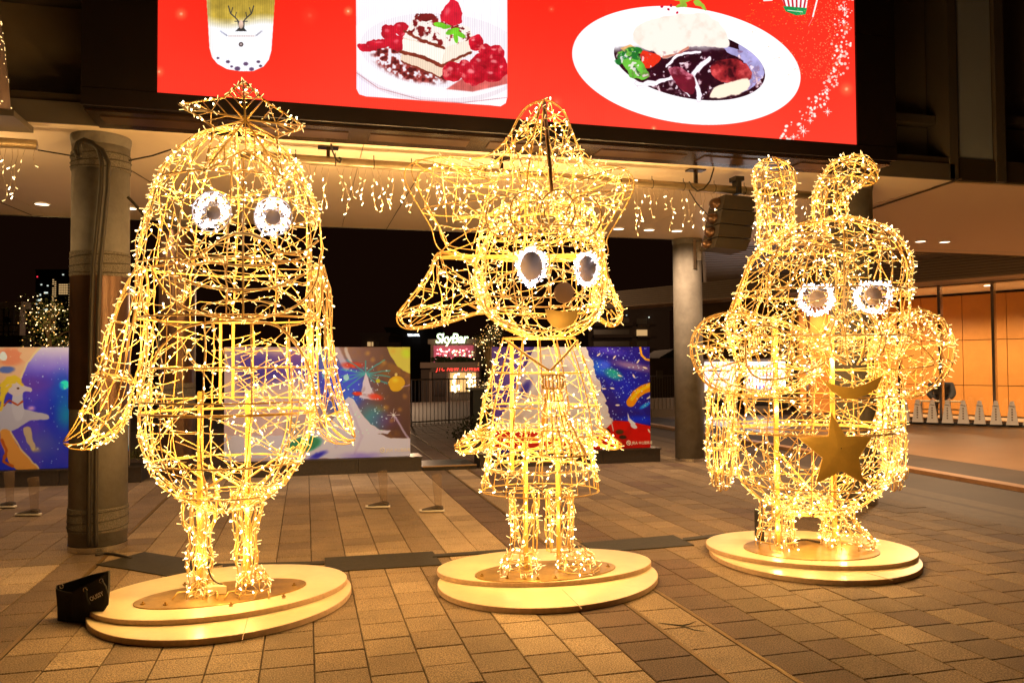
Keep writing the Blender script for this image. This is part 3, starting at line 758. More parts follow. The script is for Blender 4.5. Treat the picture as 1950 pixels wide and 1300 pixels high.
def paint_left(c):
    n = c.noise(60, 4, 2); n2 = c.noise(28, 4, 3); c.warp(2.0, 14); c.sm = True
    t = np.clip((c.py - 663) / 60, 0, 1)[..., None]
    c.c[:] = np.array([236, 214, 222]) / 255 * (1 - t) + np.array([116, 92, 170]) / 255 * t
    c.put(np.clip((c.py - 700) / 60, 0, 1) * np.clip((n - .32) * 3, 0, 1) * .8, (46, 70, 165))
    c.ell(120, 745, 36, 60, (30, 110, 170), soft=1, al=.8); c.ell(126, 790, 30, 45, (50, 160, 165), soft=1, al=.8); c.ell(80, 845, 60, 40, (120, 120, 165), soft=1, al=.7)
    c.ell(122, 733, 13, 11, (60, 200, 215), soft=.7); c.put(c.ell(122, 733, 12, 10, None, soft=.4) * (n2 > .52), (90, 230, 190)); c.ell(60, 777, 12, 7, (240, 190, 240), soft=.9)
    c.ell(60, 730, 60, 25, (140, 90, 150), soft=1, al=.6)
    c.dots(150, lambda r: (r.uniform(40, 240), r.uniform(670, 890)), (.5, 1.4), (235, 240, 255), 5, .9)
    c.poly([(0, 660), (75, 660), (52, 690), (36, 726), (20, 740), (0, 735)], (250, 196, 150), soft=3); c.put(c.ell(20, 680, 36, 22, None, soft=.5) * (n2 > .5), (236, 160, 120))
    c.line([(78, 660), (52, 690), (34, 735)], 3.5, (255, 214, 160), soft=2); c.ell(6, 678, 8, 8, (250, 240, 240)); c.ell(12, 704, 20, 8, (120, 130, 160), soft=.5)
    # prancing white steed with a yellow mane
    body = (214, 196, 184)
    c.poly([(0, 775), (20, 768), (38, 776), (60, 782), (78, 786), (92, 790), (90, 798), (60, 800), (40, 812), (20, 822), (0, 824)], body, soft=2)
    c.poly([(28, 740), (42, 742), (44, 790), (30, 800), (22, 770)], (224, 206, 190), soft=2)
    c.poly([(14, 728), (30, 726), (48, 734), (60, 737), (61, 744), (48, 745), (34, 754), (20, 750), (12, 740)], (232, 206, 184), soft=1.5)
    for p in ([(0, 735), (14, 722), (30, 722), (42, 732)], [(2, 745), (12, 728), (28, 728)], [(0, 762), (8, 742), (20, 734)], [(2, 780), (6, 755), (14, 742)], [(14, 720), (28, 716), (38, 724)]): c.line(p, 6, (244, 200, 90), soft=3)
    c.ell(34, 740, 2.2, 1.6, (90, 50, 30)); c.line([(8, 772), (18, 762), (34, 770), (44, 764)], 3, (190, 90, 50), soft=2)
    c.poly([(44, 816), (58, 814), (62, 836), (68, 852), (62, 858), (54, 846), (48, 832)], (222, 190, 150), soft=2); c.ell(68, 856, 14, 8, (250, 216, 130), soft=.9, al=.6)
    c.poly([(0, 822), (18, 820), (34, 850), (62, 880), (74, 893), (30, 893), (8, 860)], (244, 170, 100), soft=2); c.line([(4, 838), (12, 858), (6, 878), (24, 888)], 5, (200, 110, 60), soft=2); c.line([(20, 822), (40, 856), (74, 892)], 3, (255, 214, 160), soft=2)
    c.ell(240, 832, 14, 30, (30, 160, 140), soft=.3); c.ell(243, 832, 8, 22, (240, 230, 220), soft=.3)
    c.poly([(222, 868), (250, 856), (250, 900), (222, 900)], (30, 20, 20))

def paint_mid(c):
    n = c.noise(70, 4, 4); n2 = c.noise(26, 4, 6); c.warp(2.0, 14)
    t = np.clip((c.px - 560) / 190, 0, 1)[..., None]
    c.c[:] = np.array([232, 196, 178]) / 255 * (1 - t) + np.array([92, 56, 58]) / 255 * t
    c.put(np.clip((n2 - .55) * 5, 0, 1) * np.clip((c.px - 640) / 60, 0, 1) * .6, (170, 120, 60))
    c.ell(500, 700, 95, 44, (70, 50, 140), soft=.8, al=.95, deg=10); c.ell(560, 690, 50, 34, (110, 60, 140), soft=.9, al=.8); c.ell(465, 730, 26, 50, (110, 86, 140), soft=1, al=.8); c.ell(480, 715, 30, 14, (60, 60, 120), deg=40, soft=.7)
    c.ell(640, 735, 85, 66, (24, 60, 160), soft=.8, al=.95, deg=25); c.ell(600, 700, 60, 30, (70, 60, 150), soft=.9, al=.7); c.ell(660, 725, 56, 52, (24, 90, 200), soft=.9, al=.95, deg=25); c.ell(655, 760, 42, 36, (20, 120, 190), soft=.9, al=.8); c.ell(712, 795, 40, 36, (60, 160, 160), soft=.9, al=.75, deg=30)
    c.ell(620, 690, 26, 32, (60, 120, 170), soft=.9, al=.7); c.ell(735, 800, 40, 24, (120, 60, 120), soft=1, al=.5)
    c.line([(640, 664), (660, 700)], 12, (232, 206, 196), al=.8, soft=6); c.line([(658, 664), (672, 698)], 6, (240, 220, 200), al=.8, soft=4); c.ell(672, 695, 32, 10, (214, 54, 40), soft=.8, al=.9)
    for a in (8, 28, 46, -8, 172, 158, 140, 190, -40, -90, -140):
        L_ = 46 if abs(math.cos(math.radians(a))) > .7 else 26
        c.line([(696, 711), (696 + L_ * math.cos(math.radians(a)), 711 + L_ * math.sin(math.radians(a)) * .9)], 2.4, (70, 170, 160), al=.85, soft=2)
    c.poly([(696, 708), (716, 762), (684, 757)], (236, 214, 206), soft=1.5); c.put(c.ell(700, 745, 18, 14, None, soft=.5) * (n2 > .5) * .5, (180, 150, 150))
    c.ell(680, 749, 13, 6, (222, 60, 40), soft=.6); c.ell(716, 756, 20, 9, (230, 76, 60), soft=.7, deg=10, al=.9)
    c.poly([(640, 790), (656, 762), (663, 755), (672, 760), (690, 788), (706, 806), (724, 818), (745, 820), (738, 826), (720, 826), (745, 834), (785, 834), (785, 872), (420, 872), (420, 830), (580, 828), (622, 812)], (236, 216, 206), soft=2)
    c.line([(663, 768), (690, 830), (675, 862)], 5, (214, 190, 190), al=.6, soft=4); c.line([(650, 790), (640, 850)], 6, (216, 194, 190), al=.6, soft=4)
    c.ell(580, 845, 40, 17, (40, 140, 100), soft=.4, deg=-10); c.ell(560, 815, 26, 26, (190, 170, 150), soft=.6); c.ell(605, 866, 26, 8, (60, 60, 160), soft=.8, deg=-20); c.ell(690, 868, 60, 12, (150, 120, 190), soft=1, al=.6)
    c.ell(755, 730, 15.5, 15.5, (226, 176, 40)); c.ell(752, 724, 10, 9, (250, 216, 96), soft=.9, al=.8); c.ell(755, 712, 3, 3, (240, 210, 140))
    c.poly([(737, 660), (785, 660), (785, 712), (768, 706), (752, 690), (742, 674)], (226, 206, 110), soft=2); c.ell(774, 672, 16, 14, (216, 222, 90), soft=.8)
    c.ell(659, 719, 5.5, 5.5, (190, 220, 210)); c.ell(720, 725, 4, 4, (200, 190, 70)); c.ell(620, 713, 9, 11, (150, 200, 190), soft=.3, al=.8)
    c.dots(140, lambda r: (r.uniform(610, 740), r.uniform(690, 830)), (.5, 1.5), (235, 245, 255), 8)
    for i, (x, y) in enumerate(((748, 668), (730, 690), (700, 672), (770, 755), (762, 780), (735, 775), (745, 800), (710, 685))): c.ell(x, y, 8, 8, (230, 180, 90), soft=1, al=.5)
    c.star(750, 790, 12, (255, 236, 210)); c.line([(752, 794), (779, 836)], 4, (240, 220, 220), al=.7, soft=3); c.line([(765, 738), (785, 730)], 2, (230, 200, 210), al=.7, soft=2)

def paint_right(c):
    n = c.noise(60, 4, 9); n2 = c.noise(22, 4, 10)
    c.c[:] = np.array([44, 34, 120]) / 255
    c.put(np.clip((n - .4) * 3, 0, 1) * .7, (74, 40, 96)); c.ell(1200, 735, 60, 60, (28, 44, 150), soft=1, al=.8, deg=40)
    c.ell(1205, 697, 60, 12, (190, 150, 150), soft=.9, al=.8, deg=12); c.ell(1160, 668, 50, 12, (110, 90, 170), soft=1, al=.8, deg=10)
    c.ell(1140, 700, 34, 26, (30, 120, 180), soft=.9, al=.8, deg=30); c.ell(1168, 712, 26, 14, (60, 170, 130), soft=.7, al=.95, deg=25); c.ell(1150, 695, 20, 12, (90, 110, 190), soft=.8)
    for i in range(7): c.line([(1140 + i * 8, 700 + i * 3), (1185 + i * 7, 770 + i * 3)], 5, (60, 90, 190), al=.18, soft=5)
    c.ell(1215, 800, 50, 14, (20, 70, 180), soft=.8, al=.8); c.ell(1228, 772, 16, 5, (60, 150, 210), soft=.6, deg=-30)
    # tall snow covered tree
    r = random.Random(4); e = [(1118, 655)]
    for i in range(34): e.append((1118 + i * 1.45 + r.uniform(-3, 3), 660 + i * 4.3))
    e += [(1175, 850), (930, 850), (930, 790), (1000, 700), (1020, 655)]
    c.poly(e, (240, 216, 190), soft=1.2); c.put(c.poly(e, None) * np.clip((n2 - .52) * 4, 0, 1) * .5, (214, 180, 156))
    c.poly([(930, 655), (1010, 655), (990, 720), (952, 800), (930, 830)], (96, 66, 140), soft=4); c.ell(980, 705, 30, 50, (140, 110, 170), soft=1, al=.7); c.ell(1000, 740, 12, 30, (60, 50, 130), soft=.8, deg=30)
    c.poly([(1170, 800), (1200, 802), (1245, 812), (1245, 855), (930, 855), (930, 822), (1000, 815), (1050, 835), (1130, 840)], (206, 28, 24), soft=2); c.put(c.poly([(1165, 800), (1245, 810), (1245, 860), (1150, 860)], None) * np.clip((n2 - .5) * 3, 0, 1) * .5, (130, 10, 20))
    c.ell(1155, 822, 9, 9, (60, 20, 20), soft=.5); c.ell(1180, 822, 10, 6, (90, 60, 30), soft=.5); c.line([(1145, 826), (1150, 812), (1165, 806), (1168, 820)], 2, (230, 200, 170)); c.ell(1186, 832, 9, 5, (60, 40, 30), soft=.5)
    c.line([(1201, 766), (1212, 750), (1225, 741), (1240, 736)], 17, (226, 150, 30), soft=1.5); c.line([(1203, 760), (1214, 746), (1240, 732)], 6, (250, 190, 60), soft=2)
    c.line([(1219, 662), (1222, 676), (1230, 684), (1240, 686)], 4, (236, 170, 60)); c.poly([(1195, 784), (1199, 796), (1211, 806), (1204, 812), (1196, 800)], (245, 225, 205)); c.ell(1207, 811, 7, 4, (245, 225, 205), deg=30)
    for x, y, d_ in ((1140, 675, -40), (1170, 680, -50), (1215, 688, -55), (1207, 716, 60), (1166, 739, 10), (1176, 771, 0), (1228, 700, 20), (1235, 757, -30), (1180, 715, 20), (1236, 820, 60), (1150, 740, 0)): c.ell(x, y, 4.5, 1.6, (244, 216, 180), deg=d_)
    c.dots(260, lambda r: (r.uniform(1120, 1240), r.uniform(660, 800)), (.4, 1.2), (235, 240, 255), 12)

board(-150, 246, 'poster with white horse, yellow mane and violet galaxy, behind the left pillar', paint_left, -5.6, -2.33, None)
board(427, 781, 'poster with white snow peak and yellow balloon, right of the bird sculpture', paint_mid, -1.2, 1.80, (728, 860))
board(937, 1238, 'poster with snowy tree and blue night sky, behind the star haired sculpture', paint_right, 2.75, 5.95, (1197, 846))
for px, tx in ((80, 60), (560, 560), (720, 700), (1120, 1100)):
    q = onY(tx, 720, 12.7); L_ = np.array([q[0], 9.6, 3.70])
    add_light('poster_spot_lamp', 'SPOT', L_, P_SPOT * 1.15, (1.0, 0.84, 0.68), None, spot_size=0.95, spot_blend=0.7, shadow_soft_size=0.08, aim=(q[0], 12.2, 0.75))

# ================================================================== PILLARS
def pillar(x, y, label, wraps, dark=None, conduit=False):
    t = root('concrete_pillar', label, 'pillar', (x, y, 0), 'round concrete pillars carrying the soffit')
    n = 36; r = 0.25
    b = MB(); b.lathe((0, 0, 0), [(r, .06), (r, ZS - .012)], n); b.build('shaft', M['concrete'], t, smooth=False)
    for p in t.children: p.data.polygons.foreach_set('use_smooth', [len(f.vertices) == 4 for f in p.data.polygons])
    s = MB(); s.lathe((0, 0, 0), [(r + .003, .0), (r + .003, .055)], n); s.build('base_ring', M['steel'], t)
    c = MB(); c.lathe((0, 0, 0), [(r + .002, ZS - .10), (r + .014, ZS - .03), (r + .014, ZS - .002)], n); c.build('collar', M['concrete'], t)
    for z0, z1 in wraps:
        w = MB(); w.lathe((0, 0, 0), [(r + .006, z0), (r + .008, z0 + .008), (r + .008, z1 - .008), (r + .006, z1)], n); wo_ = w.build('felt_band', M['wrap'], t)
        for k in range(3):
            zz = z0 + (z1 - z0) * (.2 + .3 * k); g = MB()
            g.tube([(math.cos(a) * (r + .011), math.sin(a) * (r + .011), zz + .02 * math.sin(a * 1.0 + k)) for a in np.linspace(0, 2 * PI, 28)[:-1]], .004, 4, closed=True); g.build('wire_tie', M['conduit'], wo_)
    if dark:
        d = MB(); d.lathe((0, 0, 0), [(r + .006, dark[0]), (r + .006, dark[1])], n, closed_top=False); d.build('metal_sleeve', M['clad'], t, smooth=True)
    return t
px, py_ = -1.885, 8.22
zof = lambda y_: float(np.clip(CAM_H + (695 - y_) / F_PX * 7.35, 0, ZS))
pl = pillar(px, py_, 'near left concrete pillar with felt bands and a cable conduit, beside the bird sculpture', [(zof(1007), zof(962)), (zof(523), zof(476)), (zof(318), zof(284))], (zof(775), zof(523)))
def conduit():
    t = root('cable_conduit', 'dark flexible conduit running down the near left concrete pillar', 'conduit', (px, py_ - .3, 0))
    O = np.array([px, py_ - .3, 0])
    D = 7.15
    for dx, nm in ((0, 'hose'), (13, 'hose')):
        pts = [(150 + dx * .3, 300), (143 + dx * .6, 286), (148 + dx * .4, 272), (160, 266 + dx * .3), (176, 272 + dx * .2), (188 + dx * .5, 286), (194 + dx, 310), (192 + dx, 360), (185 + dx, 430), (178 + dx, 500), (174 + dx, 600), (172 + dx, 700), (170 + dx, 850), (169 + dx, 1000), (170 + dx, 1053)]
        P = [atD(a, b, D - .03) for a, b in pts]; P = [np.array([p[0], p[1], max(p[2], .02)]) - O for p in P]
        Q = []
        for i in range(len(P) - 1):
            for s_ in np.linspace(0, 1, 5)[:-1]: Q.append(P[i] * (1 - s_) + P[i + 1] * s_)
        m_ = MB(); m_.tube(Q, .020, 8); m_.build(nm, M['conduit'], t, smooth=True)
conduit()
pillar(6.50, 12.66, 'bare rear concrete pillar between the snowy tree poster and the rabbit eared sculpture', [])
pillar(6.45, 8.28, 'concrete pillar hidden behind the rabbit eared sculpture', [])
pillar(-1.85, 12.66, 'rear concrete pillar seen through the bird sculpture', [(1.0, 1.45)], (0.06, 3.7))  # full height sleeve added only to darken this too brightly lit shaft

# ================================================================== PIPE WITH ICICLE LIGHTS, SPEAKERS
def interp_px(pts, n):
    P = np.array(pts, float); t = np.linspace(0, len(P) - 1, n); i = np.minimum(t.astype(int), len(P) - 2); f_ = (t - i)[:, None]
    return P[i] * (1 - f_) + P[i + 1] * f_
def pipe(pa, pb, label, brackets, drop_label, seed):
    YP = 8.02
    A, B = onY(*pa, YP), onY(*pb, YP); t = root('hanging_pipe', label, 'pipe', A)
    m_ = MB(); m_.tube([(0, 0, 0), B - A], .045, 14); m_.build('tube', mat('galvanised_pipe', (0.42, 0.32, 0.20), .35, .5, noise=(6, .2)), t, smooth=True)
    L_ = np.linalg.norm(B - A); d = unit(B - A)
    for k in range(int(L_ / .38)):
        q = d * (.15 + k * .38); b = MB(); a_ = np.linspace(0, 2 * PI, 13)[:-1]
        b.tube([q + np.array([0, math.cos(w) * .047, math.sin(w) * .047]) for w in a_], .004, 4, closed=True); b.tube([q + np.array([0, 0, .045]), q + np.array([0, 0, .09])], .004, 4); b.build('tie_clip', M['conduit'], t)
    for bx_ in brackets:
        q = onY(bx_, pa[1] + (pb[1] - pa[1]) * (bx_ - pa[0]) / (pb[0] - pa[0]), YP) - A
        b = MB(); h = ZS - (A + q)[2]; b.box(q + np.array([0, 0, h / 2]), (.035, .035, h - .02)); b.box(q + np.array([0, 0, h - .012]), (.20, .12, .012)); b.build('bracket', M['casing_under'], t)
    # icicle light string hanging from the pipe
    u = root('icicle_light_string', drop_label, 'light string', A)
    r = random.Random(seed); cab, bul = MB(), MB()
    k = 0.0
    while k < L_:
        q = d * k + np.array([0, 0, -.05]); Ln = r.choice([.12, .2, .3, .36, .46, .28, .40, .24]); p = q.copy(); pts = [p.copy()]
        while q[2] - p[2] < Ln:
            p = p + np.array([r.uniform(-.035, .035), r.uniform(-.03, .03), -r.uniform(.05, .10)]); pts.append(p.copy())
            if q[2] - p[2] > .07 and r.random() < .85:
                e = unit([r.uniform(-1, 1), r.uniform(-1, 1), -1.0 + r.uniform(-.6, .9)]) * .03
                bul.tube([p, p + e], [.0028, .0052], 4, mi=0 if r.random() < .55 else 1)
        cab.tube(pts, .0022, 3); k += r.uniform(.04, .085)
    cab.tube([d * s_ + np.array([0, 0, -.05 - .01 * math.sin(s_ * 9)]) for s_ in np.linspace(0, L_, 60)], .003, 3)
    [add_light('string_light_lamp', 'POINT', A + d * q_ + np.array([0, 0, -.42]), (17.0 if L_ > 3 else 70.0), (1.0, .60, .22), u, shadow_soft_size=.03) for q_ in np.arange(.3, max(.5, L_ - 1.7), .55)]
    cab.build('cord', mat('light_cord', (0.35, 0.25, 0.15), .6), u); bul.build('led_bulbs', [M['bulb'], M['hot']], u, kind='stuff')
pipe((455, 295), (1543, 372), 'long galvanised pipe hanging under the soffit below the big screen', [625, 955, 1325], 'icicle light string hanging from the long pipe between the sculptures', 5)
pipe((-260, 254), (70, 276), 'short end of galvanised pipe under the soffit at far left', [-120], 'icicle light string on the short pipe at the far left', 6)

def hanging_cable(name, pts, label, r=.009, Y=7.9, cat='cable'):
    P = [onY(a, b, Y) for a, b in interp_px(pts, len(pts) * 5)]; m_ = MB(); m_.tube(P, r, 5)
    c = P[0]; shift(m_, c); o = m_.build(name, M['conduit'], smooth=True); o.location = Vector(c); tagm(o, label, cat)
hanging_cable('power_cable', [(631, 235), (628, 258), (632, 285), (640, 304), (647, 310), (650, 303), (645, 300)], 'black cable looping down from the screen onto the pipe, right of the bird sculpture')
hanging_cable('power_cable', [(1360, 300), (1359, 322), (1352, 345), (1340, 360), (1328, 364), (1318, 356), (1312, 346)], 'black cable looping down onto the pipe left of the hanging speakers')
hanging_cable('guy_wire', [(72, 286), (143, 298)], 'taut dark cable from the short pipe to the near left pillar', .007, 8.0)
hanging_cable('guy_wire', [(245, 306), (290, 297), (326, 285)], 'slack dark cable from the near left pillar to the top of the bird sculpture', .008, 7.6)
hanging_cable('sensor_cable', [(243, 375), (258, 390), (270, 405), (283, 420)], 'thick dark cable sloping down right of the near left pillar', .014, 7.9)
hanging_cable('guy_wire', [(1312, 362), (1325, 385), (1350, 412), (1362, 424)], 'twisted cable sagging from the pipe to the hanging speakers', .007, 8.0)

def speakers():
    YP = 8.0; P0 = onY(1403, 352, YP)
    t = root('line_array_speaker', 'stack of four dark loudspeaker boxes hanging from the pipe end', 'loudspeaker', P0)
    h = MB(); h.box((0, 0, -.03), (.05, .12, .16)); h.box((0, 0, .06), (.11, .14, .05)); h.build('clamp', M['black'], t)
    cs = [((1382, 370), (1440, 376), (1436, 402), (1376, 397)), ((1376, 399), (1441, 404), (1433, 430), (1371, 424)), ((1371, 426), (1433, 432), (1430, 454), (1367, 450)), ((1367, 452), (1430, 456), (1421, 477), (1361, 470))]
    for i, q in enumerate(cs):
        w = [onY(a, b, YP - .12) - P0 for a, b in q]; m_ = MB(); m_.prism(w, np.array([0, .34, 0])); o = m_.build('speaker_box', mat('speaker_brown%d' % i, (0.020, 0.013, 0.008), .7, bump=(30, .1)), t)
        # round horn bulging from the left side
        a = (w[0] + w[3]) / 2; g = MB(); rr = np.linalg.norm(w[0] - w[3]) * .44; n = 14; prof = [(1.0, 0.0), (.96, .35), (.80, .7), (.5, .95), (.12, 1.02)]
        V = []
        for f_, dd in prof:
            for k in range(n):
                A_ = 2 * PI * k / n; V.append(a + np.array([-dd * .085, .16 + math.cos(A_) * rr * 1.2 * f_, math.sin(A_) * rr * f_]))
        g.add(V, [(j * n + k, j * n + (k + 1) % n, (j + 1) * n + (k + 1) % n, (j + 1) * n + k) for j in range(len(prof) - 1) for k in range(n)] + [tuple((len(prof) - 1) * n + k for k in range(n))])
        g.build('horn', M['clad'], o, smooth=True)
speakers()
def bigbracket():
    # steel plate at the head of the rear pillar
    P = onY(1322, 460, 12.4); t = root('steel_bracket', 'grey steel strap fixed to the head of the rear concrete pillar', 'bracket', P)
    m_ = MB(); m_.box((0, 0, -.22), (.05, .03, .50)); m_.build('strap', M['steel'], t)
    m_ = MB(); m_.box((.09, .02, -.16), (.10, .02, .32)); m_.build('plate', mat('weathered_zinc', (.3, .27, .24), .5, .5, noise=(12, .4)), t)
bigbracket()

# ================================================================== GROUND ITEMS
def mats_and_cable():
    def flat(pts, name, label, cat, h=.008, mm=None, n=None):
        P = [onZ(a, b, h) for a, b in pts]; c = sum(P) / len(P); c[2] = 0
        m_ = MB(); m_.prism([p - c - np.array([0, 0, h - .001]) for p in P], np.array([0, 0, h])); o = m_.build(name, mm or M['mat_black']); o.location = Vector(c); tagm(o, label, cat); return o
    flat([(183, 1074), (275, 1050), (424, 1073), (318, 1096), (250, 1084)], 'rubber_mat', 'dark rubber mat on the paving behind the bird sculpture, beside the near pillar', 'mat')
    flat([(618, 1061), (824, 1049), (842, 1074), (621, 1088)], 'rubber_mat', 'dark rubber mat on the paving between the bird and star haired sculptures', 'mat')
    flat([(1105, 1033), (1282, 1018), (1322, 1037), (1137, 1051)], 'rubber_mat', 'dark rubber mat on the paving between the star haired and rabbit eared sculptures', 'mat')
    for a, b, l in (((424, 1075), (618, 1070), 'flat cable cover strip from the bird sculpture to the first mat'), ((824, 1057), (985, 1046), 'flat cable cover strip running behind the star haired sculpture from the left'), ((1080, 1042), (1108, 1040), 'very short cable cover strip left of the right hand mat'), ((1300, 1026), (1420, 1012), 'flat cable cover strip leading to the rabbit eared sculpture')):
        flat([(a[0], a[1] - 2.5), (b[0], b[1] - 2.5), (b[0], b[1] + 2.5), (a[0], a[1] + 2.5)], 'cable_cover', l, 'cable cover', .012)
    P = [onZ(a, b, .012) for a, b in interp_px([(182, 1056), (200, 1053), (220, 1055), (236, 1059), (250, 1062)], 16)]; m_ = MB(); m_.tube(P, .012, 6); c = P[0].copy(); shift(m_, c)
    o = m_.build('floor_cable', M['conduit'], smooth=True); o.location = Vector(c); tagm(o, 'black cable on the ground at the foot of the near left pillar', 'cable')
mats_and_cable()

def img_ellipse(cx, cy, a, A, B, n=72, Z=0.0):
    """outline of a disc on the ground, as seen in the photo: x=cx+a cos t, y=cy+A cos t+B sin t"""
    return [onZ(cx + a * math.cos(t), cy + A * math.cos(t) + B * math.sin(t), Z) for t in np.linspace(0, 2 * PI, n, endpoint=False)]
def slab(name, pts, h, mats, parent, O, bev=.003):
    n = len(pts); c = sum(pts) / n; V = []
    for k, (f_, z) in enumerate(((1, -h), (1, -bev), (1 - bev / .8, 0))):
        for p in pts: V.append(c + (p - c) * f_ + np.array([0, 0, z]) - O)
    m_ = MB()
    for j in range(2): m_.add([], []) if False else None
    fs = [(j * n + k, j * n + (k + 1) % n, (j + 1) * n + (k + 1) % n, (j + 1) * n + k) for j in range(2) for k in range(n)]
    m_.add(V, fs, 1); m_.f.append(tuple(2 * n + k for k in range(n))); m_.m.append(0); m_.f.append(tuple(range(n))[::-1]); m_.m.append(1)
    return m_.build(name, mats, parent)
def plinth(lower, upper, label, seam, hl=.042, hu=.036):
    P = img_ellipse(*lower, Z=hl); O = sum(P) / len(P); O[2] = 0
    t = root('display_plinth', label, 'plinth', O, 'stacked white plywood discs under the sculptures')
    mm = [M['ply_top'], M['ply_edge']]
    slab('lower_board', P, hl - .004, mm, t, O)
    Q = img_ellipse(*upper, Z=hl + hu); slab('upper_board', Q, hu - .002, mm, t, O)
    s = MB(); a, b = [onZ(x, y, hl + .0012) for x, y in seam]; s.tube([a - O, b - O], .0025, 4); s.build('seam', M['ply_edge'], t)
    return hl + hu
HP = plinth((416, 1146, 253, -30, 66), (414, 1127, 247, -29, 45), 'white double disc plinth under the bird sculpture, black bag at its left', ((478, 1150), (461, 1218)))
HP2 = plinth((1043, 1103, 210, -8, 54), (1036, 1076, 204, -8, 32), 'white double disc plinth under the star haired sculpture in the middle', ((1070, 1121), (1108, 1158)))
HP3 = plinth((1554, 1058, 204, 16, 44), (1547, 1043, 203, 12, 32), 'white double disc plinth under the rabbit eared sculpture at right', ((1650, 1090), (1700, 1104)))

def tote_bag():
    B = onZ(155, 1186, 0); O = B.copy(); O[2] = 0
    t = root('tote_bag', 'black canvas tote bag with white letters, standing left of the plinth', 'bag', O)
    D = proj(B)[2]
    def w(x, y, d=0.0): return atD(x, y, D + d) - O
    # open bag: outer shell (front, left side, back) following its slumped outline
    n = 9
    front_b = [w(*p) for p in ((152, 1190), (168, 1186), (185, 1176), (200, 1160), (207, 1150))]
    front_t = [w(*p, 0.0) for p in ((137, 1128), (155, 1116), (175, 1108), (192, 1098), (207, 1086))]
    side_b = [w(109, 1188, .05), w(130, 1190, .02)]; side_t = [w(106, 1120, .10), w(122, 1126, .05)]
    back_b = [w(200, 1150, .16), w(150, 1165, .16), w(112, 1180, .12)]
    back_t = [w(210, 1085, .03), w(196, 1087, .06), w(175, 1093, .12), w(150, 1101, .15), w(120, 1106, .15), w(107, 1114, .13)]
    bot = side_b + front_b + [w(206, 1150, .04)] + back_b
    topi = side_t + front_t + [back_t[0]] + [back_t[2], back_t[3], back_t[5]]
    N = len(bot); m_ = MB(); V = []
    for j, f_ in enumerate(np.linspace(0, 1, 7)):
        for k in range(N):
            p = bot[k] * (1 - f_) + topi[k] * f_; bulge = math.sin(PI * f_) * .012 * (1 if k % 2 else -.4); p = p + unit(p - sum(bot) / N) * bulge; p[2] = max(p[2], .003); V.append(p)
    inn = sum(topi) / N
    for f_, dz in ((.96, -.002), (.93, -.10), (.9, -.2)):
        for k in range(N): V.append(inn + (topi[k] - inn) * f_ + np.array([0, 0, dz]))
    R_ = 10; fs = [(j * N + k, j * N + (k + 1) % N, (j + 1) * N + (k + 1) % N, (j + 1) * N + k) for j in range(R_ - 1) for k in range(N)] + [tuple(range(N))[::-1], tuple((R_ - 1) * N + k for k in range(N))]
    m_.add(V, fs); m_.build('body', M['bag'], t)
    for (x, y) in ((162, 1122), (193, 1105), (117, 1116)):
        g = MB(); c = w(x, y, -.012); g.tube([c + CR * .012 * math.cos(a) + np.array([0, 0, .014 * math.sin(a)]) for a in np.linspace(0, 2 * PI, 13)[:-1]], .003, 5, closed=True); g.build('eyelet', M['steel'], t, smooth=True)
    h = MB(); h.tube([w(163, 1124, -.02), w(166, 1140, -.03), w(170, 1150, -.02)], .008, 6); h.build('strap', M['bag'], t)
    h = MB(); h.tube([w(194, 1106, -.02), w(201, 1116, -.03), w(205, 1130, -.02)], .007, 6); h.build('strap', M['bag'], t)
    a, b = w(173, 1144, -.016), w(200, 1131, -.016)
    text('lettering', 'OUSSY', M['white'], a, b - a, np.array([0, 0, 1.0]) - unit(b - a) * unit(b - a)[2], .040, parent=t, off=.02, sx=.80)
tote_bag()

# ================================================================== PEOPLE
def skin_body(name, joints, edges, mm, parent, sub=1):
    """joints: {key:(vector, radius)}"""
    keys = list(joints); me = bpy.data.meshes.new(name)
    me.from_pydata([tuple(map(float, joints[k][0])) for k in keys], [(keys.index(a), keys.index(b)) for a, b in edges], [])
    o = bpy.data.objects.new(name, me); COL.objects.link(o)
    md = o.modifiers.new('skin', 'SKIN'); md.use_smooth_shade = True
    for i, k in enumerate(keys):
        r_ = joints[k][1]; r_ = r_ if isinstance(r_, tuple) else (r_, r_)
        o.data.skin_vertices[0].data[i].radius = r_
    o.data.skin_vertices[0].data[0].use_root = True
    s = o.modifiers.new('sub', 'SUBSURF'); s.levels = sub; s.render_levels = sub
    bpy.context.view_layer.update(); dg = bpy.context.evaluated_depsgraph_get()
    m2 = bpy.data.meshes.new_from_object(o.evaluated_get(dg)); bpy.data.objects.remove(o)
    m2.name = name; m2.materials.clear(); m2.materials.append(mm); m2.polygons.foreach_set('use_smooth', [True] * len(m2.polygons))
    q = bpy.data.objects.new(name, m2); COL.objects.link(q)
    if parent: q.parent = parent
    return q
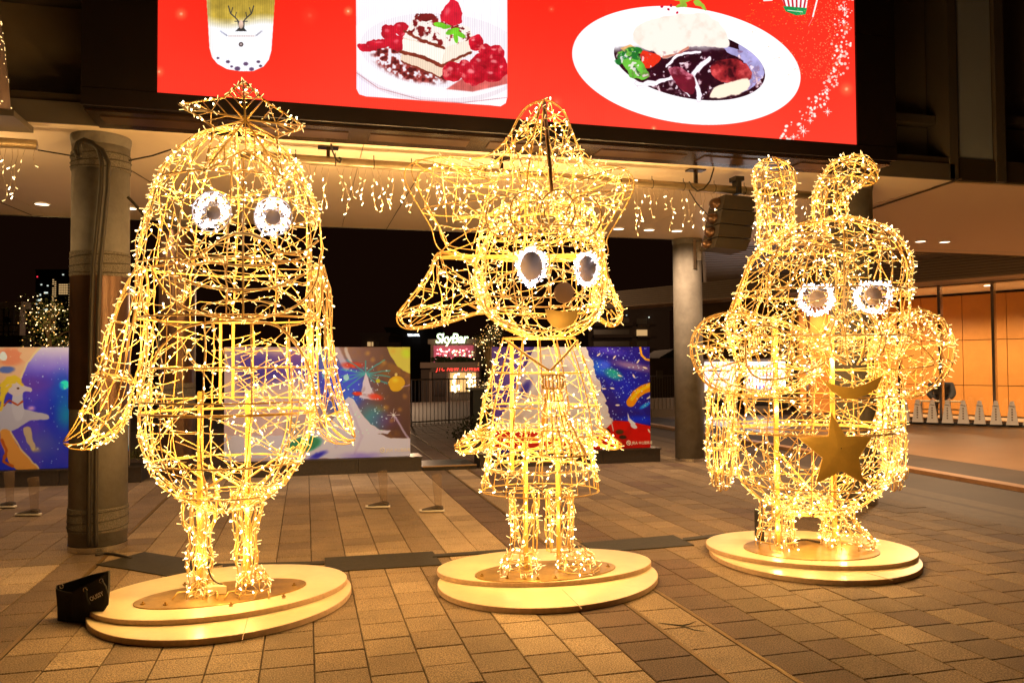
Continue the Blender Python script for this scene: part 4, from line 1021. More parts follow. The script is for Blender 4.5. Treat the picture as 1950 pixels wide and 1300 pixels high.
def leaning_person():
    F0 = onZ(1793, 797, 0); d = unit(np.array([F0[0], F0[1], 0]))       # direction from camera
    Rr = np.array([d[1], -d[0], 0]); U = np.array([0, 0, 1.0])
    t = root('person', 'person in a dark jacket bending forward behind the row of cone markers', 'person', F0)
    def P(x, dep, z): return Rr * x - d * dep + U * z
    sk = mat('skin', (0.42, 0.22, 0.13), .5); jk = mat('dark_jacket', (0.018, 0.016, 0.018), .8, bump=(20, .4)); tr = mat('dark_trousers', (0.02, 0.02, 0.025), .8)
    J = {'pel': (P(0.02, -.34, .72), (.22, .17)), 'bel': (P(0, -.16, .86), (.24, .18)), 'che': (P(-.02, .06, .98), (.26, .18)), 'nek': (P(-.04, .24, 1.03), .08),
         'sl': (P(-.26, .06, .99), .12), 'sr': (P(.26, .06, .99), .12), 'el': (P(-.31, .20, .74), .10), 'er': (P(.31, .20, .74), .10), 'wl': (P(-.22, .36, .60), .055), 'wr': (P(.22, .36, .60), .055)}
    skin_body('jacket', J, [('pel', 'bel'), ('bel', 'che'), ('che', 'nek'), ('che', 'sl'), ('che', 'sr'), ('sl', 'el'), ('sr', 'er'), ('el', 'wl'), ('er', 'wr')], jk, t, 2)
    L_ = {'pel': (P(0.02, -.34, .72), (.19, .15)), 'hl': (P(-.11, -.34, .67), .12), 'hr': (P(.13, -.34, .67), .12), 'kl': (P(-.15, -.08, .42), .085), 'kr': (P(.17, -.08, .42), .085), 'al': (P(-.13, -.22, .09), .045), 'ar': (P(.15, -.22, .09), .045), 'tl': (P(-.14, -.04, .045), .035), 'tr': (P(.17, -.04, .045), .035)}
    skin_body('trousers', L_, [('pel', 'hl'), ('pel', 'hr'), ('hl', 'kl'), ('hr', 'kr'), ('kl', 'al'), ('kr', 'ar'), ('al', 'tl'), ('ar', 'tr')], tr, t, 2)
    H_ = {'n': (P(-.04, .24, 1.04), .05), 'c': (P(-.05, .32, 1.07), (.075, .08)), 'h': (P(-.05, .37, 1.13), (.085, .095)), 't': (P(-.05, .34, 1.19), .07)}
    skin_body('head', H_, [('n', 'c'), ('c', 'h'), ('h', 't')], sk, t, 2)
    hb = MB(); hb.lathe(P(-.05, .33, 1.145), [(.098, -.015), (.102, .02), (.085, .06), (.05, .085), (.01, .095)], 14); hb.build('hair', M['black'], t, smooth=True)
    for s in (-1, 1):
        e = MB(); e.lathe(P(-.05 + s * .03, .455, 1.115), [(.006, 0), (.008, .006), (.006, .012)], 8); e.build('eye', M['black'], t)
    nb = MB(); nb.lathe(P(-.05, .46, 1.085), [(.006, -.01), (.013, 0), (.005, .03)], 8); nb.build('nose', sk, t)
    for s in (-1, 1):
        w0 = P(.22 * s, .36, .60); fw_ = unit(P(.18 * s, .47, .565) - w0); sd = unit(np.cross(fw_, U))
        g = MB(); g.tube([w0, w0 + fw_ * .08], [.028, .036], 7)
        for k in range(4): g.tube([w0 + fw_ * .08 + sd * (.024 * (k - 1.5) * .8), w0 + fw_ * (.125 + .012 * (k in (1, 2))) + sd * (.022 * (k - 1.5)) - U * .004, w0 + fw_ * (.145 + .012 * (k in (1, 2))) + sd * (.02 * (k - 1.5)) - U * .022], [.010, .009, .007], 5)
        g.tube([w0 + fw_ * .02 + sd * s * .026, w0 + fw_ * .06 + sd * s * .05, w0 + fw_ * .09 + sd * s * .05], [.011, .010, .008], 5); g.build('hand', sk, t, smooth=True)
    # counter it works at
leaning_person()
def counter():
    A, B = onZ(1752, 798, 0), onZ(1838, 800, 0); c = (A + B) / 2 + unit(np.append(A[:2] * 0, 0) + np.array([0, 0, 0.0])) * 0
    X = unit(B - A); Y = np.array([-X[1], X[0], 0]); t = root('work_table', 'pale topped table in front of the bending person, behind the cone markers', 'table', c)
    ax = (X, Y, np.array([0, 0, 1.0])); w = np.linalg.norm(B - A)
    a = MB(); a.box((0, 0, .54), (w, .5, .035), ax=ax); a.build('table_top', mat('beige_laminate', (.5, .4, .26), .5), t)
    for i in (-1, 1):
        for j in (-1, 1):
            l = MB(); l.box(X * i * (w / 2 - .05) + Y * j * .2 + np.array([0, 0, .26]), (.04, .04, .52), ax=ax); l.build('leg', M['steel'], t)
    b = MB(); b.box((0, 0, .30), (w - .1, .40, .02), ax=ax); b.build('shelf', mat('olive_board', (.15, .11, .04), .6), t)
counter()

def walker(shoes, label):
    """legs of somebody passing by; the slow exposure left them half see-through"""
    mm = mat('passing_trousers', (0.30, 0.20, 0.12), .9, alpha=0.24); sh = mat('grey_knit_shoe', (0.07, 0.055, 0.05), .8, alpha=.80); so = mat('white_sole', (0.8, 0.75, 0.7), .6, alpha=.92)
    P0 = sum(onZ(x, y, 0) for x, y, _ in shoes) / len(shoes); t = root('person', label, 'person', P0)
    for (x, y, h) in shoes:
        f0 = onZ(x, y, 0) - P0; fx = unit(np.array([-CR[0], -CR[1], 0.0])) if h > 0 else unit(np.array([CR[0], CR[1], 0.0]))
        sd = np.array([-fx[1], fx[0], 0]); U = np.array([0, 0, 1.0])
        V = []; n = 12; secs = [(-.13, .018, .05), (-.12, .036, .075), (-.06, .040, .085), (.0, .044, .07), (.06, .050, .055), (.11, .040, .040), (.135, .015, .028)]
        for nm, z0, z1f, mt_, gr in (('sole', .004, None, so, 1.10), ('shoe', .024, 1, sh, 1.0)):
            V = []
            for (a, w_, hh) in secs:
                top = .036 if nm == 'sole' else hh
                for k in range(n):
                    A_ = 2 * PI * k / n; V.append(f0 + fx * a * gr + sd * w_ * gr * math.cos(A_) + U * (z0 + (top - z0) * (.5 + .5 * math.sin(A_))))
            g = MB(); g.add(V, [(j * n + k, j * n + (k + 1) % n, (j + 1) * n + (k + 1) % n, (j + 1) * n + k) for j in range(len(secs) - 1) for k in range(n)] + [tuple(range(n))[::-1], tuple((len(secs) - 1) * n + k for k in range(n))]); g.build(nm, mt_, t, smooth=True)
        l = MB(); l.tube([f0 - fx * .07 + U * .06, f0 - fx * .065 + U * .18, f0 - fx * .06 + U * .33, f0 - fx * .05 + U * .44], [.040, .045, .055, .060], 10); l.build('lower_leg', mm, t, smooth=True)
walker([(720, 967, 1), (823, 975, 1)], 'blurred legs and pale soled sneakers of somebody walking, between left and middle sculptures')
walker([(8, 967, 1), (54, 982, 1)], 'blurred shoes of somebody walking past at the far left edge')

# ================================================================== CONE MARKERS, VENDING MACHINES
def markers():
    xs = [1694, 1723, 1748, 1776, 1805, 1835, 1866, 1897, 1928, 1960]
    body = mat('pale_plastic', (0.90, 0.84, 0.80), .5); dk = mat('dark_side', (0.07, 0.06, 0.06), .6)
    A, B = onZ(1650, 803, 0), onZ(1990, 814, 0)
    st = MB(); X = unit(B - A); Y = np.array([-X[1], X[0], 0]); st.box((B - A) / 2 + np.array([0, 0, .04]), (np.linalg.norm(B - A), .30, .08), ax=(X, Y, np.array([0, 0, 1.0])))
    o = st.build('marker_rail', M['black']); o.location = Vector(A); tagm(o, 'long black rubber rail on the ground under the cone markers', 'rail')
    first = None
    names = ['cone marker partly hidden by the rabbit eared sculpture', 'first clear cone marker from the left, left of the bending person', 'second cone marker from the left, at the left arm of the bending person', 'cone marker in front of the bending person',
             'cone marker in front of the right arm of the bending person', 'first cone marker right of the bending person', 'cone marker in front of the bright sill, third from the photo edge', 'cone marker under the right mullion of the hall', 'last full cone marker before the right edge', 'cone marker cut by the right edge of the photo']
    for k, x in enumerate(xs):
        f_ = (x - 1650) / 340.0; y = 800 + f_ * 10.5; P = onZ(x, y, .08)
        if first is None:
            t = root('cone_marker', names[k], 'cone marker', P, 'row of tapered white cone markers on a black rail')
            m_ = MB(); V = []
            for z, w_, d_ in ((0, .135, .10), (.03, .13, .095), (.50, .062, .05), (.53, .050, .042)):
                for a, b in ((-1, -1), (1, -1), (1, 1), (-1, 1)): V.append(X * a * w_ + Y * b * d_ + np.array([0, 0, z]))
            fs = [(j * 4 + q, j * 4 + (q + 1) % 4, (j + 1) * 4 + (q + 1) % 4, (j + 1) * 4 + q) for j in range(3) for q in range(4)] + [(12, 13, 14, 15), (3, 2, 1, 0)]
            m_.add(V, fs); m_.build('body', body, t)
            c = MB(); c.lathe((0, 0, .53), [(.050, 0), (.055, .02), (.045, .06), (.03, .07)], 10); c.build('cap', body, t)
            r_ = MB(); r_.tube([X * .075 * math.cos(a) + Y * .065 * math.sin(a) + np.array([0, 0, .47 + .01 * math.sin(2 * a)]) for a in np.linspace(0, 2 * PI, 15)[:-1]], .009, 5, closed=True); r_.build('cord_ring', dk, t)
            q = MB()
            for i in range(5): q.box(-Y * (.0985 - i * .008) + np.array([0, 0, .13 + i * .065]), (.035, .004, .04), ax=(X, Y, np.array([0, 0, 1.0])))
            q.build('raised_marks', mat('worn_marks', (.27, .2, .16), .6), t, kind='stuff')
            first = t
        else:
            t = first.copy(); COL.objects.link(t); t.location = Vector(P); t['label'] = names[k]
            for c in first.children:
                c2 = c.copy(); COL.objects.link(c2); c2.parent = t
markers()

def vending(x0, x1, Dd, label, seed, drinks=True):
    c = (x0 + x1) / 2; P = atD(c, 700, Dd); P[2] = 0; d = unit(np.array([P[0], P[1], 0])); X = np.array([d[1], -d[0], 0]); Y = d; Z = np.array([0, 0, 1.0]); ax = (X, Y, Z)
    w = (x1 - x0) / F_PX * Dd; H_ = 1.83
    t = root('vending_machine', label, 'vending machine', P)
    cab = mat('vending_white', (.62, .50, .40), .4)
    a = MB(); a.box((0, 0, H_ / 2 + .03) + Y * .35, (w, .70, H_ - .06), ax=ax); a.build('cabinet', cab, t)
    lit = mat('lit_panel%d' % seed, (1, 1, 1), .4, emit=(1, .96, 1.0), es=1.3, sample='NONE')
    zt = H_ - .10; zb = .78
    a = MB(); a.box(-Y * .02 + Z * (zt + zb) / 2, (w * .86, .03, zt - zb), ax=ax); a.build('display', lit, t)
    r = random.Random(seed); cs = [(.10, .25, .75), (.75, .12, .12), (.9, .6, .1), (.1, .55, .35), (.85, .85, .9), (.25, .12, .06), (.5, .15, .6)]
    rows = 4
    if drinks:
        for j in range(rows):
            z = zt - .16 - j * (zt - zb - .08) / rows
            s_ = MB(); s_.box(-Y * .045 + Z * (z - .09), (w * .84, .03, .02), ax=ax); s_.build('shelf', M['black'] if j % 2 else cab, t)
            for i in range(8):
                cc = r.choice(cs); q = MB(); q.lathe(-Y * .065 + X * (i - 3.5) * w * .10 + Z * (z - .075), [(.028, 0), (.03, .01), (.03, .10), (.02, .12)], 8)
                q.build('bottle', CANS.setdefault(cc, mat('can', cc, .4, emit=cc, es=.55, sample='NONE')), t)
    else:
        for j in range(3):
            q = MB(); q.box(-Y * .045 + Z * (zt - .3 - .28 * j), (w * .6, .02, .05), ax=ax); q.build('label_strip', mat('grey_strip', (.2, .2, .25), .5), t)
    q = MB(); q.box(-Y * .01 + Z * .38, (w * .55, .03, .20), ax=ax); q.build('pickup_slot', M['black'], t)
    add_light('display_glow', 'AREA', P - Y * .15 + Z * 1.3, 14, (1, .95, .95), t, size=.8, aim=P - Y * 2 + Z * .8)
CANS = {}
vending(1338, 1402, 26, 'white vending machine with a plain bright front, seen through the left cheek', 3, False)
vending(1418, 1482, 26, 'drinks vending machine with coloured rows, seen through the rabbit eared sculpture', 4, True)
def light_box():
    P = atD(1489, 712, 25); t = root('sign_light', 'narrow upright white lit sign right of the drinks vending machine', 'lit sign', (P[0], P[1], 0))
    a = MB(); a.box((0, 0, P[2]), (.17, .12, .80)); a.build('tube_panel', mat('white_sign', (1, 1, 1), .4, emit=(1, .95, .9), es=2.2, sample='NONE'), t)
    a = MB(); a.box((0, .1, P[2] / 2), (.08, .06, P[2])); a.build('post', M['steel'], t)
light_box()
def rear_wall():
    # wall and dark doorway bays between the rear pillar and the hall
    A, B = atD(1335, 760, 30), atD(1700, 760, 28); A[2] = B[2] = 0; X = unit(B - A); Y = np.array([-X[1], X[0], 0]); L_ = np.linalg.norm(B - A)
    t = root('rear_wall', 'brown wall with dark door bays behind the vending machines', 'wall', A); ax = (X, Y, np.array([0, 0, 1.0]))
    a = MB(); a.box(X * L_ / 2 + np.array([0, 0, 2.3]), (L_, .2, 4.6), ax=ax); a.build('wall_face', mat('brown_wall', (.14, .085, .05), .7, noise=(1, .2)), t)
    for k in (.42, .55, .70, .84):
        b = MB(); b.box(X * L_ * k - Y * .12 + np.array([0, 0, 1.3]), (L_ * .10, .06, 2.6), ax=ax); b.build('door_bay', M['win_dark'], t)
        b = MB(); b.box(X * L_ * (k + .055) - Y * .14 + np.array([0, 0, 1.4]), (.08, .1, 2.8), ax=ax); b.build('post', M['steel'], t)
rear_wall()

# ================================================================== FAR BACKGROUND
def box_building(name, px0, px1, pyt, D, zb, label, wall, depth=9.0, parts=None):
    """building front facing the camera, its edges at the given photo columns"""
    a, b = atD(px0, pyt, D), atD(px1, pyt, D); zt = (a[2] + b[2]) / 2; c = (a + b) / 2; X = unit(np.array([b[0] - a[0], b[1] - a[1], 0])); Y = np.array([-X[1], X[0], 0])
    w = np.linalg.norm((b - a)[:2]); O = np.array([c[0], c[1], zb]); t = root(name, label, 'building', O); ax = (X, Y, np.array([0, 0, 1.0]))
    m_ = MB(); m_.box(Y * depth / 2 + np.array([0, 0, (zt - zb) / 2]), (w, depth, zt - zb), ax=ax); m_.build('wall', wall, t)
    m_ = MB(); m_.box(Y * depth / 2 + np.array([0, 0, zt - zb + .15]), (w + .3, depth + .3, .3), ax=ax); m_.build('roof', wall, t)
    def el(nm, x0, y0, x1, y1, mm, dy=-.06, th=.1, par=t):
        p, q = atD(x0, y0, D) - O, atD(x1, y1, D) - O; cx = (p + q) / 2
        g = MB(); g.box(X * (cx @ X) + Y * dy + np.array([0, 0, cx[2]]), (abs((q - p) @ X), th, abs(q[2] - p[2])), ax=ax); return g.build(nm, mm, par)
    return t, el, X, Y, O
w1 = mat('night_wall', (.10, .07, .055), .8); w2 = mat('pale_night_wall', (.28, .20, .16), .8); w3 = mat('black_wall', (.02, .014, .012), .8)
LITW = mat('lit_window', (1, .8, .5), .5, emit=(1.0, .62, .26), es=.55, sample='NONE'); LITB = mat('lit_window_cool', (1, 1, 1), .5, emit=(.75, .85, .75), es=1.1, sample='NONE')
def skybar():
    t, el, X, Y, O = box_building('bar_building', 820, 906, 655, 48, -6, 'small three storey corner building with neon sign on its roof terrace', w2)
    el('terrace_back', 826, 658, 902, 690, mat('red_interior', (.3, .05, .08), .6, emit=(.65, .10, .16), es=.45, sample='NONE'), -.08)
    r = random.Random(2); lamps = MB()
    for _ in range(60):
        p = atD(r.uniform(828, 900), r.uniform(664, 690), 47.8) - O; lamps.box(p, (.07, .07, .07), mi=r.choice([0, 0, 1, 2]))
    lamps.build('party_lights', [mat('pink_lamp', (1, .3, .4), .5, emit=(1, .35, .4), es=3, sample='NONE'), M['hot'], mat('green_lamp', (.3, 1, .5), .5, emit=(.5, 1, .4), es=2, sample='NONE')], t, kind='stuff')
    for x in range(826, 904, 7): el('terrace_rail', x, 668, x + .8, 690, M['black'], -.3, .04)
    hed = MB()
    for _ in range(240):
        p = atD(r.uniform(824, 904), r.uniform(681, 690), 47.7) - O; q = unit([r.uniform(-1, 1), r.uniform(-1, 1), r.uniform(-1, 1)]) * .16; e = np.cross(q, [0.3, .5, .8]); hed.add([p + q, p + e, p - q, p - e], [(0, 1, 2, 3)])
    hed.build('hedge', M['leaf'], t, kind='stuff')
    el('ledge', 803, 690, 915, 700, w2, -.4, .8)
    el('lower_wall', 803, 700, 914, 800, w1, -.2, .3)
    el('sign_band', 822, 697, 912, 708, mat('band', (.16, .11, .09), .7), -.5, .2)
    el('pier', 820, 708, 825, 790, w2, -.55, .3); el('pier', 908, 708, 914, 790, w2, -.55, .3); el('pier', 852, 708, 857, 790, w2, -.55, .3)
    el('dark_window', 826, 709, 851, 752, mat('brown_dark_glass', (.05, .02, .015), .3), -.45)
    el('lit_window', 858, 709, 907, 745, mat('shop_interior', (.4, .25, .1), .5, emit=(.75, .48, .20), es=.62, sample='NONE'), -.45)
    for x in (872, 889, 898): el('window_bar', x, 709, x + 1.6, 745, M['black'], -.55, .05)
    li = MB()
    for _ in range(26):
        p = atD(r.uniform(860, 906), r.uniform(712, 742), 47.2) - O; li.box(p, (.10, .06, r.choice([.1, .1, .3])))
    li.build('hanging_bulbs', M['hot'], t, kind='stuff')
    el('pale_panel', 857, 762, 908, 785, w2, -.5, .1); el('garage_door', 822, 768, 850, 795, mat('shutter', (.13, .09, .06), .7), -.5)
    s = root('neon_sign', 'glowing white green script sign reading SkyBar on the small building roof', 'sign', atD(860, 652, 47.5))
    p0 = atD(829, 653, 47.5) - np.array(s.location)
    text('lettering', 'SkyBar', mat('neon_white', (1, 1, 1), .5, emit=(.70, 1.0, .55), es=2.4, sample='NONE'), p0, X, (0, 0, 1), .82, parent=s, shear=.18, off=.022, ext=.05, sx=.92, space=.92)
    hal = MB()
    for i in range(3):
        a_, b_ = atD(830 + i * 22, 655, 47.6) - np.array(s.location), atD(830 + i * 22, 658, 47.6) - np.array(s.location); hal.tube([a_, b_], .03, 4)
    hal.build('support', M['black'], s)
    u = root('shop_sign', 'red letter sign reading JTC NEW TOWER across the small building', 'sign', atD(866, 704, 47.2))
    text('lettering', 'JTC NEW TOWER', mat('red_neon', (1, .1, .08), .5, emit=(1.0, .05, .035), es=2.0, sample='NONE'), atD(831, 706, 47.2) - np.array(u.location), X, (0, 0, 1), .34, parent=u, shear=.25, off=.018, ext=.03, sx=.86, space=1.12)
skybar()
add_light('street_fill_light', 'POINT', atD(760, 600, 36), 1500, (1.0, .62, .36), None, shadow_soft_size=.3)  # two unseen point lamps, added to brighten the dark building fronts
add_light('street_fill_light', 'POINT', atD(1215, 560, 45), 450, (1.0, .60, .34), None, shadow_soft_size=.3)
def hotel():
    t, el, X, Y, O = box_building('hotel_block', 735, 830, 628, 90, -6, 'dark hotel block with a tiny white roof sign, left of the neon bar', w3)
    el('lit_window', 701 + 40, 651, 706 + 40, 658, LITW)
    u = root('hotel_sign', 'tiny white sign reading TOBU HOTEL on the dark hotel roof', 'sign', atD(786, 639, 89))
    text('lettering', 'TOBU HOTEL', mat('white_neon', (1, 1, 1), .5, emit=(.9, .95, 1.0), es=3.0, sample='NONE'), atD(776, 640, 89) - np.array(u.location), X, (0, 0, 1), .36, parent=u, off=.03, ext=.03, sx=.62)
    p = MB(); p.tube([atD(786, 641, 89.3) - np.array(u.location), atD(786, 628 + 18, 89.3) - np.array(u.location)], .05, 4); p.build('support', M['black'], u)
    t, el, X, Y, O = box_building('low_block', 688, 740, 640, 70, -6, 'low dark building with one lit window above the snow peak poster', w1)
    el('lit_window', 700, 651, 706, 659, LITW); el('lit_window', 708, 651, 711, 659, LITW); el('parapet', 724, 652, 764, 661, w1, -.2, .4)
    el('dark_window', 716, 651, 722, 659, M['win_dark'])
hotel()
def apartments():
    t, el, X, Y, O = box_building('apartment_block', 1120, 1275, 592, 60, -6, 'dim apartment block with balconies and one lit window behind the right poster', w1)
    for r_ in range(6):
        y = 606 + r_ * 22
        el('balcony', 1128, y + 10, 1200, y + 16, w1, -.7, 1.2); el('balcony_window', 1130, y, 1198, y + 10, M['win_dark'])
        el('window', 1212, y, 1232, y + 12, LITW if r_ == 1 else M['win_dark']); el('balcony', 1211, y + 12, 1234, y + 16, w1, -.5, .9)
    el('lamp', 1233.5, 603.5, 1235.5, 605.5, LITB, -.3); el('lamp', 1191, 600, 1193, 601.2, LITB, -.3)
    t, el, X, Y, O = box_building('low_house', 1238, 1300, 694, 36, -1.5, 'low dark house behind the fence, right of the right poster', w1, 5)
    g = MB(); a, b, c_ = atD(1232, 695, 36) - O, atD(1306, 695, 36) - O, atD(1284, 664, 36) - O; g.prism([a, b, c_], Y * 5); g.build('gable_roof', w3, t)
    el('lit_window', 1282, 657, 1285, 660, LITB, -.3); el('dark_window', 1250, 705, 1262, 720, M['win_dark'])
apartments()
def towers():
    t, el, X, Y, O = box_building('office_tower', 68, 145, 515, 210, -6, 'tall dark tower with rows of small lit windows, far behind the left pillar', w3, 20)
    r = random.Random(8)
    for j in range(26):
        for i in (0, 1):
            if r.random() < .9: el('window', 100.5 + i * 4.2, 532 + j * 3.9, 103.2 + i * 4.2, 534 + j * 3.9, LITW)
    for j in range(5):
        for i in range(4): el('window', 113 + i * 4.4, 541 + j * 4.2, 116.4 + i * 4.4, 543.6 + j * 4.2, LITW)
    for j in range(9): el('window', 132, 540 + j * 5, 134, 542 + j * 5, LITW)
    for (x, y) in ((119, 522), (78, 541), (90, 543), (136, 524)): el('roof_light', x, y, x + 3, y + 2, LITB)
    for (x, y) in ((72, 570), (70, 577), (85, 588), (86, 602), (86, 608), (73, 593), (76, 560), (85, 556)): el('window', x, y, x + r.choice([3, 7]), y + 3, LITB if r.random() < .6 else LITW)
    el('beacon', 70.5, 526, 72.5, 528, mat('red_beacon', (1, 0, 0), .5, emit=(1, .03, .06), es=2, sample='NONE'))
    t, el, X, Y, O = box_building('white_hoarding', -60, 38, 588, 34, -3, 'pale panelled wall with a black fir tree silhouette at the left edge', mat('pale_panel', (.34, .27, .24), .7), .4)
    for k in range(-5, 4): el('panel_joint', k * 9.6, 588, k * 9.6 + .8, 640, w3, -.08, .08)
    el('panel_joint', -58, 619, 38, 620, w3, -.08, .08); el('panel_joint', -58, 632, 38, 633, w3, -.08, .08)
    m_ = MB(); pts = [(14, 600), (17, 605), (21, 607), (18, 609), (23, 612), (16, 614), (16, 617), (12, 617), (12, 614), (5, 612), (10, 609), (7, 606), (11, 604)]
    m_.prism([atD(a, b, 33.6) - O for a, b in pts], Y * .05); m_.build('fir_silhouette', M['black'], t)
    el('base_band', -60, 640, 60, 662, w3, -.3, .6)
towers()

def tree(px, pyb, pyt, D, spread, label, seed, nlight, dense=1.0, fruit=None):
    a = atD(px, pyb, D); b = atD(px, pyt, D); O = a.copy(); Hh = b[2] - a[2]; t = root('tree', label, 'tree', O); r = random.Random(seed)
    W_ = spread / F_PX * D
    tr = MB(); tr.tube([(0, 0, 0), (W_ * .05, 0, Hh * .3), (-W_ * .05, .05, Hh * .6), (0, 0, Hh * .9)], [W_ * .10, W_ * .07, W_ * .05, W_ * .02], 7)
    cl = []
    for i in range(16):
        z = Hh * r.uniform(.2, .95); an = r.uniform(0, 2 * PI); rr = W_ * r.uniform(.3, 1.0) * (1 - .5 * (z / Hh)); e = np.array([math.cos(an) * rr, math.sin(an) * rr, z + Hh * .05]); tr.tube([(0, 0, z * .7), e * .6 + np.array([0, 0, z * .35]), e], [W_ * .04, W_ * .02, W_ * .008], 4); cl.append(e)
    tr.build('trunk', M['bark'], t); lf = MB(); bl = MB()
    for i in range(int(1500 * dense)):
        c = r.choice(cl); p = c + np.array([r.gauss(0, 1), r.gauss(0, 1), r.gauss(0, .8)]) * W_ * .22; s = W_ * r.uniform(.02, .05)
        q = unit([r.gauss(0, 1), r.gauss(0, 1), r.gauss(0, 1)]); e = unit(np.cross(q, [r.random(), .5, .7])); lf.add([p + q * s, p + e * s * .5, p - q * s, p - e * s * .5], [(0, 1, 2, 3)])
    lf.build('crown', M['leaf'], t, kind='stuff')
    for i in range(nlight):
        c = r.choice(cl); p = c + np.array([r.gauss(0, 1), r.gauss(0, 1), r.gauss(0, .8)]) * W_ * .24; s = D * r.uniform(.0005, .0011); bl.box(p, (s, s, s), mi=0 if r.random() < .6 else 1)
    if nlight: bl.build('led_bulbs', [mat('tree_bulb', (1, .7, .3), .5, emit=(1.0, .5, .12), es=1.2, sample='NONE'), mat('tree_bulb_hot', (1, .7, .3), .5, emit=(1.0, .72, .35), es=4, sample='NONE')], t, kind='stuff')
tree(92, 700, 580, 24, 62, 'small tree with golden lights above the left poster, beside the near pillar', 4, 190, 1.2)
tree(932, 800, 615, 26, 38, 'slim dark tree wrapped in tiny golden lights, right of the neon bar', 9, 230, 1.3)
add_light('tree_light_lamp', 'POINT', atD(95, 640, 23), 60, (1.0, .6, .2), None, shadow_soft_size=.1)
add_light('tree_light_lamp', 'POINT', atD(932, 680, 25), 50, (1.0, .6, .2), None, shadow_soft_size=.1)
def bush(px, py, D, wpx, label, seed, green=(.10, .13, .03)):
    P = atD(px, py, D); P[2] = max(P[2], 0) ; t = root('bush', label, 'shrub', P); r = random.Random(seed); W_ = wpx / F_PX * D; m_ = MB(); s_ = MB()
    for i in range(12): a = r.uniform(0, 2 * PI); s_.tube([(0, 0, 0), (math.cos(a) * W_ * .3, math.sin(a) * W_ * .3, W_ * r.uniform(.4, .8))], [.012, .004], 4)
    for i in range(1200):
        q = unit([r.gauss(0, 1), r.gauss(0, 1), abs(r.gauss(0, 1))]) * W_ * r.uniform(.35, 1) * (1 + .15 * math.sin(7 * i)); p = q * np.array([1, .8, .9]); s = W_ * r.uniform(.03, .07); n_ = unit([r.gauss(0, 1), r.gauss(0, 1), r.gauss(0, 1)]); e = unit(np.cross(n_, [.3, .6, .7])); m_.add([p + n_ * s, p + e * s * .5, p - n_ * s, p - e * s * .5], [(0, 1, 2, 3)])
    s_.build('stem', M['bark'], t); m_.build('leaves', mat('bush_leaf', green, .5), t, kind='stuff')
bush(905, 835, 18, 52, 'dark clipped bush behind the step, between the centre and right posters', 3, (.03, .04, .015))
bush(262, 872, 13.2, 26, 'small green bush in the gap between the left poster and the rear pillar', 5, (.16, .17, .04))
def rail_fence(px0, px1, D0, D1, label, hgt=1.3, step=.13):
    A, B = atD(px0, 760, D0), atD(px1, 760, D1); A[2] = B[2] = -.02; X = unit(B - A); L_ = np.linalg.norm(B - A); t = root('rail_fence', label, 'fence', A); n = int(L_ / step)
    for z in (.12, hgt): b = MB(); b.tube([(0, 0, z), B - A + np.array([0, 0, z])], .022, 5); b.build('rail', M['mullion'], t)
    for i in range(n + 1):
        b = MB(); q = X * i * step; b.tube([q + np.array([0, 0, 0]), q + np.array([0, 0, hgt])], .009 if i % 10 else .024, 4); b.build('baluster' if i % 10 else 'post', M['mullion'], t)
rail_fence(783, 945, 22, 24, 'thin black railing in front of the neon bar building')
rail_fence(1236, 1300, 26, 27, 'thin black railing right of the snowy tree poster')
def low_wall():
    A, B = atD(1236, 790, 25), atD(1340, 790, 26); A[2] = B[2] = 0; t = root('low_wall', 'low slatted brown wall under the railing right of the right poster', 'wall', A); X = unit(B - A); Y = np.array([-X[1], X[0], 0]); L_ = np.linalg.norm(B - A)
    b = MB(); b.box(X * L_ / 2 + np.array([0, 0, .12]), (L_, .3, .25), ax=(X, Y, np.array([0, 0, 1.]))); b.build('base', mat('tan_stone', (.2, .14, .08), .7), t)
    for i in range(14): c = MB(); c.box(X * (i + .5) * L_ / 14 + np.array([0, 0, .42]), (L_ / 16, .12, .34), ax=(X, Y, np.array([0, 0, 1.]))); c.build('slat', mat('tan_slat', (.24, .17, .10), .7) if i == 0 else bpy.data.materials['tan_slat'], t)
low_wall()
def cabinet():
    P = atD(913, 700, 20); P[2] = 0; t = root('service_cabinet', 'dark green service cabinet with flat lid behind the bush', 'cabinet', P); b = MB(); b.box((0, 0, .53), (.42, .4, 1.06)); b.build('body', mat('green_metal', (.03, .035, .03), .5), t); b = MB(); b.box((0, 0, 1.085), (.62, .5, .05)); b.build('lid', mat('grey_lid', (.12, .12, .11), .5), t)
cabinet()
def step_():
    A, B = onZ(805, 897, 0), onZ(905, 891, 0); t = root('stone_step', 'low dark stone step with a tan edge between the two posters', 'step', A)
    w = B[0] - A[0]; b = MB(); b.box((w / 2, .5, .03), (w, .9, .06)); b.build('tread', M['granite'], t); b = MB(); b.box((w / 2, .04, .068), (w, .07, .014)); b.build('nosing', mat('tan_nosing', (.35, .2, .08), .5), t)
step_()
def cone_tree():
    P = onY(-8, 210, YN - .35); t = root('cone_light_tree', 'tall white cone shaped light tree cut off by the top left edge', 'light tree', P)
    m_ = MB(); m_.lathe((0, 0, 0), [(.11, 0), (.09, .25), (.05, .6), (.012, .9)], 16); m_.build('cone', mat('pale_gauze', (.22, .15, .14), .8), t); r = random.Random(3); b = MB()
    for _ in range(90):
        z = r.uniform(.02, .85); a = r.uniform(0, 2 * PI); q = .112 - .11 * z; b.box((math.cos(a) * q, math.sin(a) * q, z), (.012, .012, .008), mi=0)
    b.build('led_bulbs', M['bulb'], t, kind='stuff')
    k = MB(); k.box((0, .2, -.03), (.3, .5, .05)); k.build('shelf', M['mullion'], t)
cone_tree()

# ================================================================== THE THREE LIGHT SCULPTURES
HF = unit(np.array([CF[0], CF[1], 0]))          # horizontal view direction: the sculptures face the viewer
HR = np.array([HF[1], -HF[0], 0]); UP = np.array([0, 0, 1.0])

